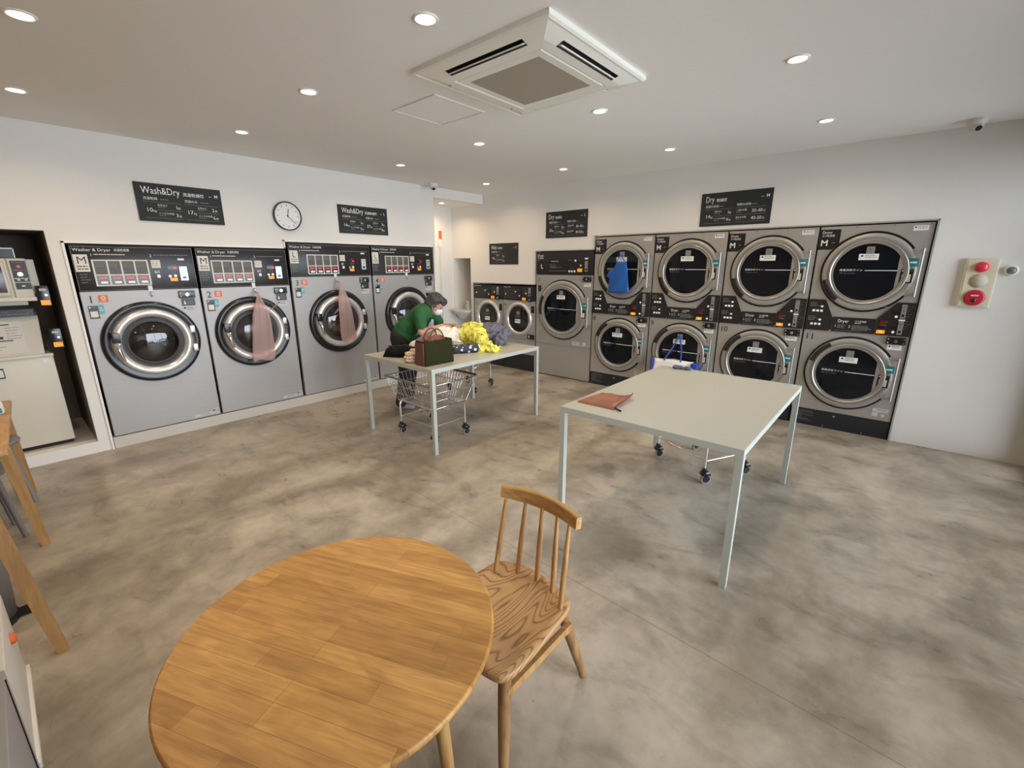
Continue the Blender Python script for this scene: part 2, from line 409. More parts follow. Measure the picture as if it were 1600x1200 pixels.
b = MB(); b.box(-6.70, -6.60, BY - .1, 6.3, -.12, CEIL + .12, gap_m); b.box(-6.60, -5.4, BY - .1, BY, 0, CEIL, gap_m); struct(b, 'light_block_left')  # unseen black backing, added to stop sky light leaking past the washers
b = MB(); b.box(-6.70, RX + .2, 6.3, 6.4, -.12, CEIL + .12, gap_m); b.box(RX + .1, RX + .2, DY + .1, 6.3, 0, CEIL, gap_m); struct(b, 'light_block_right')  # added out of view to keep sky light from the gaps around the dryers
b = MB(); b.box(RX + .12, 14, -10, 14, -.25, -.12, mat('pavement', (.66, .65, .63), .9, var=(2, (.58, .57, .55)))); o = struct(b, 'ground')
# aluminium access hatch in the ceiling
h = thing('access_hatch', 'square white access hatch flush in the ceiling beside the air conditioner', 'ceiling hatch', (-2.715, 2.345, CEIL))
b = MB(); b.box(-.222, .222, -.215, .215, -.004, 0, ceil_m); b.build('hatch_panel', h)
b = MB()
for a in ((-.235, .235, -.228, -.216), (-.235, .235, .216, .228), (-.235, -.223, -.216, .216), (.223, .235, -.216, .216)): b.box(a[0], a[1], a[2], a[3], -.007, 0, mat('hatch_edge', (.75, .74, .70), .3, .3))
b.build('frame', h)

# ------------------------------------------------------------------ downlights
glow = mat('lamp_lens', (1, .95, .9), .4, emit=(1, .90, .78), es=26)
def downlight(x, y, label, z=CEIL, power=LAMP_POWER):
    t = thing('downlight', label, 'ceiling light', (x, y, z), group='recessed ceiling downlights')
    b = MB(); T = Matrix.Rotation(radians(90), 4, 'X')
    b.lathe([(.056, -.0), (.055, .006), (.046, .007), (.041, -.004)], white_m, seg=28, T=Matrix.Rotation(radians(-90), 4, 'X'))
    b.build('trim_ring', t)
    b = MB(); b.lathe([(.0001, .002), (.040, .001)], glow, seg=28, T=Matrix.Rotation(radians(-90), 4, 'X')); b.build('lens', t)
    l = bpy.data.lights.new('downlight_lamp', 'AREA'); l.shape = 'DISK'; l.size = .09; l.energy = power; l.color = LAMP_COL; l.spread = radians(150)
    lo = bpy.data.objects.new('downlight_lamp', l); C.objects.link(lo); lo.parent = t; lo.location = (0, 0, -.012)
for x, y, s in ((-4.40, .36, 'over the coin machine niche at the far left'), (-4.33, 1.62, 'nearest the ceiling edge above the wall clock'), (-4.39, 3.22, 'before the ceiling camera near the alcove'),
                (-4.49, 4.67, 'in the far corner above the small washers'), (-3.12, .33, 'topmost at the left edge of the picture'), (-3.05, 1.57, 'left of the access hatch'),
                (-3.12, 3.16, 'beyond the access hatch, nearer of the two there'), (-3.17, 4.57, 'above the sign over dryer 7'), (-1.81, 1.51, 'left of the nearest corner of the air conditioner'),
                (-1.85, 3.10, 'just beyond the air conditioner'), (-1.90, 4.49, 'above the gap between the two dryer signs'), (-.63, 3.06, 'large, right of the air conditioner towards the window'),
                (-.66, 4.42, 'nearest the right wall above dryer 11')):
    downlight(x, y, 'small round lit ceiling downlight ' + s)
downlight(-5.59, 4.82, 'small round lit downlight in the low alcove ceiling by the white beam', 2.545, 8)
for x, y in ((-1.85, .33), (-3.1, -1.1), (-4.4, -1.1), (-1.85, -1.1)):
    downlight(x, y, 'round lit ceiling downlight behind the viewer at the rear')

# ------------------------------------------------------------------ air conditioner
acm = mat('ac_white', (.80, .79, .72), .4); acd = mat('ac_grille', (.36, .32, .26), .8, bump=(400, .6, .003)); acs = mat('ac_dark_slot', (.03, .03, .03), .6)
t = thing('air_conditioner', 'square white ceiling cassette air conditioner with brown-grey intake grille', 'air conditioner', (-1.815, 2.27, CEIL))
# body: pyramid frustum with four outlet slots cut into it
b = MB()
def ring(h0, z0, h1, z1, m):
    for i in range(4):
        T = Matrix.Rotation(i * pi / 2, 4, 'Z')
        b.add([(-h0, -h0, z0), (h0, -h0, z0), (h1, -h1, z1), (-h1, -h1, z1)], [(0, 1, 2, 3)], m, False, T)
ring(.475, 0, .475, -.022, acm); ring(.475, -.022, .462, -.030, acm); ring(.462, -.030, .455, -.026, acm); ring(.455, -.026, .41, -.040, acm)
ring(.365, -.052, .31, -.056, acm); ring(.31, -.056, .300, -.050, acm); ring(.300, -.050, .292, -.056, acm); ring(.292, -.056, .245, -.056, acm)
for i in range(4):   # slot band between .41 and .365: solid at the corners, open along the slot
    T = Matrix.Rotation(i * pi / 2, 4, 'Z')
    b.add([(-.41, -.41, -.040), (-.27, -.41, -.040), (-.27, -.365, -.052), (-.365, -.365, -.052)], [(0, 1, 2, 3)], acm, False, T)
    b.add([(.27, -.41, -.040), (.41, -.41, -.040), (.365, -.365, -.052), (.27, -.365, -.052)], [(0, 1, 2, 3)], acm, False, T)
    b.add([(-.27, -.41, -.040), (.27, -.41, -.040), (.27, -.365, -.052), (-.27, -.365, -.052), (-.27, -.405, -.004), (.27, -.405, -.004), (.27, -.37, -.004), (-.27, -.37, -.004)],
          [(0, 1, 5, 4), (2, 3, 7, 6), (0, 4, 7, 3), (1, 2, 6, 5), (4, 5, 6, 7)], acs, False, T)
b.build('housing', t, recalc=False)
b = MB(); b.box(-.245, .245, -.245, .245, -.057, -.050, acd); b.build('intake_grille', t)
for i in range(4):
    b = MB(); T = Matrix.Rotation(i * pi / 2, 4, 'Z') @ Matrix.Translation((0, -.375, -.044)) @ Matrix.Rotation(radians(27 if i in (0, 1) else 6), 4, 'X')
    b.box(-.262, .262, -.022, .012, -.003, .003, acm, T, bev=.0015); b.build('louvre', t)

# ------------------------------------------------------------------ machines
def label_card(b, x0, x1, z0, z1, y, m=greylb, ink=ink_m, dot=True):
    b.rect(x0, x1, z0, z1, y, m, .0015)
    w = x1 - x0; hh = z1 - z0
    if dot: b.cyl((x0 + w * .16, y - .0015, z1 - hh * .32), (x0 + w * .16, y - .0025, z1 - hh * .32), hh * .17, ink, seg=10)
    lines(b, x0 + w * .3, x1 - w * .08, z1 - hh * .22, 2, hh * .28, y - .0016, grey_print, hh * .12)
def coin_plate(x0, x1, z0, z1, y, par, m=coin_m):
    b = MB(); b.rect(x0, x1, z0, z1, y, m, .004); w = x1 - x0; h = z1 - z0; c = (x0 + x1) / 2
    b.cyl((c, y - .004, z0 + h * .78), (c, y - .007, z0 + h * .78), w * .18, chrome_m, seg=12)
    b.rect(c - w * .05, c + w * .05, z0 + h * .46, z0 + h * .62, y - .004, black_m, .001)
    b.rect(c - w * .25, c + w * .25, z0 + h * .12, z0 + h * .30, y - .004, black_m, .001)
    return b.build('coin_slot', par)
def lock_box(x0, x1, z1, par, z2=None):
    """black coin-box lock plate with a small card below"""
    b = MB(); b.box(x0, x1, -.022, 0, z1 - .065, z1, black_m, bev=.002)
    c = (x0 + x1) / 2; b.cyl((c, -.022, z1 - .033), (c, -.030, z1 - .033), .014, chrome_m, seg=16)
    for sx in (x0 + .014, x1 - .014):
        for dz in (.016, .05): b.cyl((sx, -.022, z1 - dz), (sx, -.025, z1 - dz), .005, print_m if sx < c else grey_print, seg=10)
    return b.build('coin_box_lock', par)

def washer(y0, w, size, num, label, drum_fill=None):
    big = size == 'L'
    t = thing('washing_machine', label, 'washing machine', (WX, y0, 0), radians(90), 'numbered washer-dryers along the left wall')
    zp, zt = (1.493, 1.858) if big else (1.406, 1.786); cx = .53 if big else .43; cz = .955 if big else .935; R = .380 if big else .370
    b = MB(); g = .008
    b.plate_hole(g, w - g, .114, zp, cx, cz, .30, -.004, steelw_m)
    for a in ((g, g, .114, zp), (w - g, w - g, .114, zp)): b.box(a[0] - .001, a[1] + .001, -.004, .03, a[2], a[3], steelw_m)
    b.box(g, w - g, -.004, .03, .113, .115, steelw_m)
    b.box(-.002, w + .002, .03, .034, .104, cz - .32, gap_m); b.box(-.002, w + .002, .03, .034, cz + .32, zt + .012, gap_m); b.box(-.002, cx - .32, .03, .034, .3, zt, gap_m); b.box(cx + .32, w + .002, .03, .034, .3, zt, gap_m)
    b.box(.0, w, .1, .70, .104, .30, gap_m)
    b.build('cabinet', t)
    # panel
    b = MB(); b.box(g, w - g, -.010, .03, zp + .003, zt, panel_m, bev=.002)
    b.box(g + .004, w - g - .004, -.012, -.010, zt - .012, zt - .009, grey_print); b.box(g + .004, w - g - .004, -.0115, -.010, zp + .008, zp + .0105, grey_print)
    b.box(g + .004, g + .0065, -.0115, -.010, zp + .008, zt - .01, grey_print); b.box(w - g - .0065, w - g - .004, -.0115, -.010, zp + .008, zt - .01, grey_print)
    y = -.0105; H = zt - zp; k = 1.0
    def X(v): return v * (w / .865) if v > .3 and big else v
    b.text('Washer & Dryer', .024, zt - .048, .036, y - .001, print_m, w=.242)
    b.text('洗濯乾燥機', .285, zt - .045, .026, y - .001, print_m, w=.105)
    oz = zt - .045 - .365 + .33
    b.text('1', .125, zt - .088, .034, y - .001, print_m); lines(b, .15, .36, zt - .070, 1, .01, y, print_m, .006, .05)
    ox = .125 if not big else .205; ow = .38
    b.text('2', ox + ow + .02, zt - .090, .034, y - .001, print_m); lines(b, ox + ow + .05, w - .04, zt - .070, 1, .01, y, grey_print, .006, .05)
    lines(b, .035, .10, zt - .235, 4, .022, y, grey_print, .005, .4)
    lines(b, ox + ow + .16, ox + ow + .21, zt - .16, 5, .017, y, grey_print, .004, .4)
    lines(b, .125, .44, zp + .045, 1, .01, y, dim_print, .004)
    b.build('control_panel', t)
    b = MB(); z1 = zt - .075; z0 = z1 - .140; b.rect(.018, .108, z0, z1, y, card_m, .002)
    b.text(size, .063, z1 - .075, .085, y - .003, ink_m, align='c'); lines(b, .03, .10, z0 + .048, 2, .022, y - .002, ink_m, .008, .15)
    b.build('size_card', t)
    b = MB(); z1 = zt - .116; z0 = z1 - .220; b.rect(ox, ox + ow, z0, z1, y, print_m if False else card_m, .002)
    for i in range(4):
        xa = ox + .012 + i * (ow - .012) / 4; xb = xa + (ow - .012) / 4 - .012
        b.rect(xa, xb, z0 + .098, z1 - .010, y - .002, mat('option_grey', (.10, .095, .09), .5), .001)
        lines(b, xa + .006, xb - .01, z1 - .024, 3, .015, y - .003, grey_print, .004)
        b.rect(xa, xb, z0 + .010, z0 + .088, y - .002, black_m, .001)
        b.rect(xa + .014, xb - .014, z0 + .058, z0 + .076, y - .003, red_led, .001)
    b.build('course_display', t)
    for i in range(4):
        xa = ox + .012 + i * (ow - .012) / 4; xb = xa + (ow - .012) / 4 - .012
        b = MB(); b.box(xa + .018, xb - .014, y - .010, y - .003, z0 + .020, z0 + .040, wbtn_m, bev=.003); b.build('button', t)
    e = ox + ow + .022
    b = MB(); b.rect(e, e + .068, z1 - .070, z1, y, card_m, .002); lines(b, e + .006, e + .06, z1 - .012, 3, .018, y - .002, grey_print, .005); b.build('sticker', t)
    b = MB(); b.rect(e + .028, e + .052, z1 - .158, z1 - .130, y, wbtn_m, .004); lines(b, e + .015, e + .055, z1 - .095, 2, .014, y, print_m, .006); b.build('button', t)
    b = MB()
    ex = e + .115
    b.rect(ex + .0, ex + .078, z1 - .085, z1 - .055, y, black_m, .002); b.rect(ex + .045, ex + .072, z1 - .080, z1 - .060, y - .002, red_led, .001)
    b.build('display_window', t); b = MB()
    b.cyl((ex + .010, y, z1 - .145), (ex + .010, y - .004, z1 - .145), .013, coin_m, seg=12); b.cyl((ex + .052, y, z1 - .142), (ex + .052, y - .006, z1 - .142), .013, wbtn_m, seg=12)
    b.build('button', t); b = MB(); b.rect(ex + .008, ex + .064, z1 - .190, z1 - .160, y, amber_m, .004); b.build('amber_label', t)
    coin_plate(w - .135, w - .075, zp + .078, zp + .205, y, t, mat('coin_plate_bright', (.62, .68, .70), .3, .4))
    b = MB(); b.rect(w - .135, w - .085, zp + .262, zp + .280, y, print_m, .002); b.build('sticker', t)
    # body labels
    b = MB(); y = -.005
    b.text(num, .045, zp - .095, .088, y - .001, ink_m, bold=.006); b.build('number', t)
    b = MB(); b.rect(.115, .180, zp - .090, zp - .032, y, orange_m); b.cyl((.148, y - .002, zp - .055), (.148, y - .003, zp - .055), .016, card_m, seg=14)
    b.cyl((.148, y - .003, zp - .055), (.148, y - .004, zp - .055), .008, orange_m, seg=12); lines(b, .130, .166, zp - .075, 1, .01, y - .002, card_m, .005); b.build('sticker', t, 'orange sticker')
    b = MB(); b.rect(.036, .100, zp - .228, zp - .118, y, panel_m); b.cyl((.048, y - .002, zp - .132), (.048, y - .003, zp - .132), .007, print_m, seg=10)
    lines(b, .058, .094, zp - .130, 1, .01, y - .002, grey_print, .004); b.rect(.044, .092, zp - .215, zp - .165, y - .002, card_m, .0008); b.build('sticker', t, 'dark sticker')
    b = MB(); b.rect(.102, .138, zp - .190, zp - .112, y, cyan_m); lines(b, .108, .132, zp - .135, 2, .02, y - .002, print_m, .007); b.build('sticker', t, 'blue sticker')
    lk = lock_box(w - .178, w - .048, zp - .020, t)
    b = MB(); b.rect(w - .165, w - .055, zp - .160, zp - .088, y, panel_m); b.prism([(w - .15, zp - .145), (w - .13, zp - .145), (w - .14, zp - .105)], y - .003, y - .002, print_m)
    lines(b, w - .12, w - .065, zp - .105, 3, .016, y - .002, grey_print, .004); label_card(b, w - .165, w - .055, zp - .220, zp - .162, y); b.build('sticker', t, 'black and white sticker')
    b = MB(); label_card(b, w - .070, w - .018, .132, .184, y); label_card(b, w - .235, w - .075, .128, .158, y, dot=False); b.build('sticker', t, 'pale sticker strip')
    # hook on the body under the panel
    hx = cx + .055 if not big else cx + .0
    b = MB(); b.rect(hx - .016, hx + .016, zp - .012, zp + .038, -.012, print_m, .003)
    b.tube([(hx, -.008, zp - .02), (hx, -.03, zp - .03), (hx, -.035, zp - .05), (hx, -.02, zp - .06), (hx, -.006, zp - .05)], .004, chrome_m, 6); b.build('hook', t)
    # door
    b = MB(); c = (cx, cz); o_ = R / .365
    b.lathe([(R, -.004), (R, -.022), (R - .010, -.034), (R - .028, -.040), (R - .045, -.034), (.300 * o_, -.032)], black_m, c, 64)
    b.lathe([(.300 * o_, -.030), (.297 * o_, -.052), (.285 * o_, -.066), (.262 * o_, -.070), (.240 * o_, -.060), (.228 * o_, -.040)], silverp_m if not big else silverp_m, c, 64)
    b.lathe([(.228 * o_, -.042), (.205 * o_, -.036), (.192 * o_, -.044), (.180 * o_, -.040), (.176 * o_, -.010), (.176 * o_, .06)], rubber_m, c, 64)
    d = b.build('door', t)
    b = MB(); b.lathe([(.180 * o_, -.036), (.15 * o_, -.052), (.10 * o_, -.066), (.05 * o_, -.073), (.0005, -.075)], wglass_m, c, 48); b.build('door_glass', d)
    b = MB(); a = radians(172); px, pz = cx - .263 * o_, cz + .03
    b.box(px - .030, px + .026, -.078, -.050, pz - .005, pz + .085, black_m, bev=.004)
    b.tube([(px - .01, -.075, pz - .02), (px - .008, -.098, pz - .035), (px + .0, -.102, pz - .08), (px + .012, -.098, pz - .13), (px + .022, -.090, pz - .165)], [.020, .019, .016, .014, .012], chrome_m, 12)
    b.box(px - .028, px + .018, -.085, -.055, pz - .04, pz - .008, chrome_m, bev=.006)
    b.build('handle', d)
    b = MB()
    for s_ in (-1, 1):
        b.box(cx + .285 * o_, cx + .325 * o_, -.062, -.03, cz + s_ * .09 - .035, cz + s_ * .09 + .035, silverp_m, bev=.006)
    b.build('hinge', d)
    b = MB(); b.lathe([(.176 * o_, .06), (.255, .07), (.262, .10), (.262, .46), (.0005, .47)], drum_m, c, 48); b.lathe([(.30, -.004), (.30, .10), (.255, .07)], rubber_m, c, 48)
    dr = b.build('drum', t)
    if drum_fill:
        for i, (col, dx, dz, rr) in enumerate(drum_fill):
            bm = bmesh.new(); bmesh.ops.create_icosphere(bm, subdivisions=3, radius=1)
            for v in bm.verts:
                p = v.co.copy(); n_ = noise.fractal(p * 2.2 + Vector((i * 7, num.__hash__() % 5, 0)), 1, 2, 3)
                v.co = Vector((p.x * rr * (1 + .3 * n_), p.y * .10 * (1 + .3 * n_), p.z * rr * .8 * (1 + .35 * n_)))
            bb = MB(); bb.add([v.co + Vector((cx + dx, .20, cz + dz)) for v in bm.verts], [[v.index for v in f.verts] for f in bm.faces], col, True); bm.free()
            LAUNDRY.append((bb, t))
    return t
LAUNDRY = []
tan_m = mat('tan_cloth', (.50, .34, .20), .9, bump=(60, .3, .01)); brn_m = mat('brown_cloth', (.12, .06, .04), .9); creamc = mat('cream_cloth', (.72, .64, .52), .9, bump=(50, .3, .01))
greyc = mat('grey_towel', (.16, .15, .15), .95, bump=(70, .4, .01)); dkc = mat('dark_cloth', (.03, .03, .035), .9)
washer(.495, .868, 'M', '1', 'silver front-load washer-dryer numbered 1, size M, leftmost of the four', [(greyc, -.02, -.12, .13)])
washer(1.370, .866, 'M', '2', 'silver size M washer-dryer numbered 2 with a pink plastic bag hanging on it')
washer(2.252, 1.028, 'L', '3', 'silver size L washer-dryer numbered 3 with tan laundry inside its window', [(tan_m, -.05, -.05, .16), (brn_m, -.06, .05, .07), (creamc, .06, -.12, .10)])
washer(3.288, 1.020, 'L', '4', 'silver size L washer-dryer numbered 4 behind the person in green')
for i, (bb, t) in enumerate(LAUNDRY):
    o = bb.build('laundry', None); w = Matrix.Translation(t.location) @ Matrix.Rotation(radians(90), 4, 'Z'); o.matrix_world = w
    nm = ['dark grey laundry at the bottom of the drum of washer 1', 'tan laundry pressed to the round window of washer 3', 'small dark brown cloth among the tan laundry in washer 3', 'cream cloth low in the window of washer 3'][i]
    tag(o, nm, 'laundry', 'laundry inside the washers')

def dryer_door(t, cx, cz, R, hinge_a, xt, dz, glassR=None, hooked=True, rodx=None):
    k = R / .35; gr = glassR or .250 * k
    b = MB(); c = (cx, cz); a = math.asin(min(.95, (dz + .012) / (R + .008)))
    # black groove pressed in the front, open at the tongue
    b.lathe([(R - .004, -.0065), (R + .013, -.0065)], black_m, c, 56, a0=a, a1=2 * pi - a)
    b.build('door_groove', t)
    b = MB()
    b.lathe([(R - .006, -.004), (R - .006, -.026), (R - .012, -.032), (.292 * k, -.034), (.290 * k, -.030)], doorst_m, c, 72)
    poly = [(cx + R * .60, cz - dz), (xt, cz - dz), (xt, cz + dz), (cx + R * .60, cz + dz)]
    b.prism(poly, -.0315, -.004, doorst_m)
    d = b.build('door', t)
    b = MB(); b.lathe([(.294 * k, -.032), (.291 * k, -.044), (.284 * k, -.049), (.276 * k, -.044), (.271 * k, -.036), (.266 * k, -.040), (gr + .004, -.036)], satin_m, c, 72); b.lathe([(gr + .004, -.036), (gr, -.020)], black_m, c, 72)
    b.build('window_ring', d)
    b = MB(); b.lathe([(gr + .002, -.030), (gr * .8, -.032), (gr * .4, -.034), (.0005, -.0345)], dglass_m, c, 48); gl = b.build('door_glass', d)
    b = MB(); b.text('適量目安ライン', cx - gr * .84, cz + .012, .021, -.0362, print_m, w=gr * .70); b.text('Fill up to here', cx - gr * .82, cz - .013, .015, -.0362, grey_print, w=gr * .48)
    b.rect(cx - gr * .08, cx + gr * .84, cz + .014, cz + .020, -.0362, print_m, .0004); b.build('fill_line', d)
    b = MB(); b.rect(cx - .034, cx + .026, cz + gr - .085, cz + gr - .022, -.036, coin_m, .006)
    b.cyl((cx - .004, -.040, cz + gr - .05), (cx - .004, -.058, cz + gr - .05), .004, chrome_m, seg=8); b.cyl((cx - .004, -.058, cz + gr - .05), (cx - .004, -.060, cz + gr - .05), .008, chrome_m, seg=10); b.build('hook', d)
    b = MB(); label_card(b, cx - .082, cx + .062, cz + gr - .140, cz + gr - .086, -.0365, print_m); b.build('sticker', d, 'white sticker')
    # dark hinge cover on the ring
    b = MB(); a0, a1 = hinge_a; b.lathe([(R - .010, -.030), (R - .010, -.036), (.302 * k, -.038), (.302 * k, -.030)], panel_m, c, 14, a0=radians(a0), a1=radians(a1)); b.build('hinge_cover', d)
    # pull rod
    rx = rodx or xt - .012
    b = MB(); b.cyl((rx, -.070, cz - dz - .012), (rx, -.070, cz + dz + .012), .0075, satin_m, seg=12)
    for s_ in (-1, 1): b.cyl((rx, -.03, cz + s_ * (dz - .010)), (rx, -.070, cz + s_ * (dz - .010)), .008, chrome_m, seg=10)
    b.build('handle', d)
    b = MB(); b.rect(xt - .105, xt - .028, cz + dz - .140, cz + dz - .070, -.032, teal_m); b.rect(xt - .085, xt - .040, cz + dz - .112, cz + dz - .098, -.034, print_m, .001); b.build('sticker', d, 'teal sticker')
    b = MB(); b.rect(xt - .135, xt - .048, cz - .09, cz + .030, -.032, panel_m); lines(b, xt - .10, xt - .055, cz + .020, 1, .01, -.034, grey_print, .004)
    b.rect(xt - .128, xt - .115, cz + .012, cz + .020, -.034, print_m, .001); b.rect(xt - .122, xt - .062, cz - .078, cz - .014, -.034, card_m, .0008); b.build('sticker', d, 'dark sticker')
    return d

def dryer_stack(x0, num, label):
    t = thing('stacked_dryer', label, 'tumble dryer', (x0, DY, 0), 0, 'numbered two-high dryers on the right wall')
    w = .812; b = MB(); g = .005
    b.box(g, w, -.004, .70, 1.293, 1.968, steeld_m); b.box(g, w, -.004, .70, .178, .990, steeld_m); b.box(g, w, -.003, .70, .990, 1.293, steeld_m)
    b.box(w, w + .008, .02, .6, 0, 1.97, gap_m); b.box(-.003, g, .02, .6, 0, 1.97, gap_m)
    for x in (.03, .28, .55, .79):
        for z in (1.955,): b.cyl((x, -.004, z), (x, -.007, z), .005, chrome_m, seg=8)
    for x in (.02, .80): 
        for z in (1.72, .74): b.cyl((x, -.004, z), (x, -.007, z), .005, chrome_m, seg=8)
    b.build('cabinet', t)
    b = MB(); b.box(g, w, -.002, .60, .0, .176, mat('kick_black', (.016, .018, .024), .35)); 
    for x in (.04, .30, .62): b.cyl((x, -.002, .018), (x, -.006, .018), .006, chrome_m, seg=8)
    b.cyl((.38, -.002, .135), (.38, -.008, .135), .010, coin_m, seg=12)
    lines(b, .03, .21, .150, 8, .014, -.003, grey_print, .003, .6)
    b.build('kick_plate', t)
    y = -.014
    b = MB(); L = [(.006, .992), (.222, .992), (.222, 1.118), (.148, 1.282), (.132, 1.292), (.006, 1.292)]
    b.prism(L, y, -.004, panel_m)
    b.prism([(.226, .992), (.556, .992), (.556, 1.132), (.226, 1.132)], y, -.004, panel_m)
    b.prism([(.560, .990), (.808, .990), (.808, 1.292), (.690, 1.292), (.675, 1.285), (.560, 1.140)], y, -.004, panel_m)
    for x, z in ((.215, 1.05), (.240, 1.12), (.54, 1.12), (.215, .998), (.56, 1.0)): b.cyl((x, y, z), (x, y - .002, z), .006, chrome_m if z < 1.04 else black_m, seg=8)
    b.text('Dryer', .265, 1.082, .042, y - .001, print_m, w=.088); b.text('ガス乾燥機', .400, 1.093, .018, y - .001, print_m, w=.085); lines(b, .40, .45, 1.085, 1, .01, y, print_m, .005, .1)
    b.text('1', .245, 1.036, .034, y - .001, print_m); b.text('2', .355, 1.036, .034, y - .001, print_m)
    lines(b, .268, .34, 1.060, 3, .013, y, grey_print, .005, .3); lines(b, .382, .535, 1.060, 4, .012, y, grey_print, .005, .25); lines(b, .25, .52, 1.008, 1, .01, y, dim_print, .005)
    for dz in (0, -.135):
        lines(b, .02, .10, 1.262 + dz, 3, .016, y, grey_print, .004, .4)
    for z in (1.250, 1.115): lines(b, .595, .64, z, 3, .016, y, grey_print, .004, .4)
    lines(b, .755, .80, 1.26, 10, .022, y, dim_print, .004, .6)
    b.build('control_panel', t)
    for z0 in (1.205, 1.075):
        b = MB(); b.box(.110, .130, y - .006, y, z0 + .012, z0 + .030, wbtn_m, bev=.002); b.build('button', t)
        for i in range(3):
            b = MB(); b.box(.046 + i * .032, .068 + i * .032, y - .006, y, z0 - .032, z0 - .012, wbtn_m, bev=.002); b.build('button', t)
    b = MB()
    for z in (1.185, 1.045): b.cyl((.690, y, z - .02), (.690, y - .004, z - .02), .011, wbtn_m, seg=12); b.rect(.668, .708, z + .008, z + .030, y, black_m, .003)
    b.rect(.585, .622, 1.085, 1.120, y, redd_m, .003); b.rect(.588, .620, 1.050, 1.075, y, black_m, .002); b.build('display_window', t)
    b = MB(); b.rect(.570, .632, 1.004, 1.036, y, amber_m, .005); b.rect(.590, .615, 1.012, 1.028, y - .005, mat('pale_amber', (1, .7, .25), .4, emit=(1, .6, .2), es=.4), .001); b.build('amber_label', t)
    coin_plate(.716, .752, 1.150, 1.275, y, t); coin_plate(.716, .752, 1.005, 1.125, y, t)
    b = MB(); b.rect(.712, .756, 1.128, 1.142, y, print_m, .003); b.build('sticker', t)
    b = MB(); b.prism([(.006, 1.760), (.110, 1.760), (.165, 1.815), (.165, 1.942), (.006, 1.942)], -.009, -.004, panel_m)
    b.text('Dryer', .022, 1.905, .034, -.0100, print_m, w=.080); b.text('ガス乾燥機', .022, 1.878, .022, -.0100, print_m, w=.100)
    b.text('M', .018, 1.795, .078, -.0100, print_m, bold=.01); lines(b, .105, .135, 1.825, 1, .01, -.009, grey_print, .005, .1); b.build('size_plate', t)
    b = MB(); label_card(b, .675, .775, 1.905, 1.945, -.005, print_m); b.build('sticker', t, 'white sticker')
    if num: b = MB(); b.text(num, .018, .898, .085, -.0056, ink_m, bold=.008); b.build('number', t)
    lock_box(.655, .795, .978, t)
    b = MB(); label_card(b, .672, .775, .862, .905, -.005, print_m); b.build('sticker', t, 'white sticker')
    b = MB(); label_card(b, .665, .785, .258, .292, -.005, dot=False); b.rect(.665, .710, .215, .248, -.005, greylb); b.rect(.735, .760, .215, .240, -.005, greylb); b.build('sticker', t, 'pale sticker')
    dryer_door(t, .418, 1.552, .350, (193, 232), .788, .192)
    dryer_door(t, .418, .592, .350, (122, 163), .788, .192)
    return t
for i, (num, lb) in enumerate((('8', 'grey two-high gas dryer numbered 8 with a blue bag hung on its upper door'), ('9', 'grey two-high gas dryer numbered 9 with a white bag hung on its lower door'),
                               ('10', 'grey two-high gas dryer numbered 10, second from the right end'), ('11', 'grey two-high gas dryer numbered 11 at the right end of the row'))):
    dryer_stack(-3.168 + i * .8225, num, lb)

def dryer_large():
    t = thing('large_dryer', 'grey size L gas dryer numbered 7, between the small washers and dryer 8', 'tumble dryer', (-4.142, DY, 0))
    w = .962; b = MB(); g = .005
    b.box(g, w, -.004, .70, .500, 1.486, steeld_m); b.box(g, w, -.004, .70, .014, .490, steeld_m); b.box(g, w, -.010, .0, .486, .502, steeld_m); b.box(g, w, .02, .6, 0, 1.8, gap_m)
    b.build('cabinet', t)
    y = -.012
    b = MB(); b.box(g, w, y, .05, 1.492, 1.800, panel_m, bev=.002)
    b.text('Dryer', .022, 1.735, .052, y - .001, print_m, w=.115); b.text('ガス乾燥機', .022, 1.708, .022, y - .001, print_m, w=.11); lines(b, .022, .08, 1.69, 1, .01, y, grey_print, .005)
    b.text('L', .085, 1.572, .088, y - .001, print_m, bold=.01)
    lines(b, .27, .40, 1.675, 1, .01, y, print_m, .006); lines(b, .24, .36, 1.632, 3, .022, y, grey_print, .004); lines(b, .27, .50, 1.595, 1, .02, y, grey_print, .005); lines(b, .24, .55, 1.545, 1, .02, y, grey_print, .005)
    lines(b, .56, .63, 1.69, 1, .01, y, grey_print, .006)
    b.build('control_panel', t)
    b = MB(); b.rect(.665, .690, 1.668, 1.692, y, wbtn_m, .005)
    for i in range(3): b.rect(.570 + i * .044, .594 + i * .044, 1.525, 1.550, y, wbtn_m, .005)
    b.rect(.60, .66, 1.575, 1.590, y, redd_m, .002); b.cyl((.765, y, 1.615), (.765, y - .005, 1.615), .012, wbtn_m, seg=10); b.build('button', t)
    b = MB(); b.rect(.715, .790, 1.530, 1.575, y, amber_m, .005); b.build('amber_label', t)
    coin_plate(.830, .875, 1.535, 1.672, y, t)
    b = MB(); b.rect(.828, .876, 1.695, 1.716, y, print_m, .002); b.build('sticker', t)
    b = MB(); b.text('7', .030, 1.375, .090, -.0056, ink_m); b.build('number', t)
    lock_box(.805, .938, 1.468, t)
    b = MB(); label_card(b, .822, .930, 1.335, 1.382, -.005, print_m); b.build('sticker', t, 'white sticker')
    b = MB(); label_card(b, .66, .78, .512, .562, -.005, dot=False); b.rect(.84, .89, .515, .565, -.005, greylb); b.build('sticker', t, 'pale sticker')
    b = MB(); b.rect(.040, .090, 1.245, 1.335, -.005, panel_m); b.rect(.10, .118, 1.275, 1.30, -.005, teal_m); b.build('sticker', t, 'dark sticker')
    b = MB(); lines(b, .70, .93, .40, 15, .022, -.004, mat('pale_engraving', (.40, .385, .36), .5), .005, .5); b.build('printed_instructions', t)
    dryer_door(t, .478, .995, .415, (150, 192), .930, .190, rodx=.930)
dryer_large()

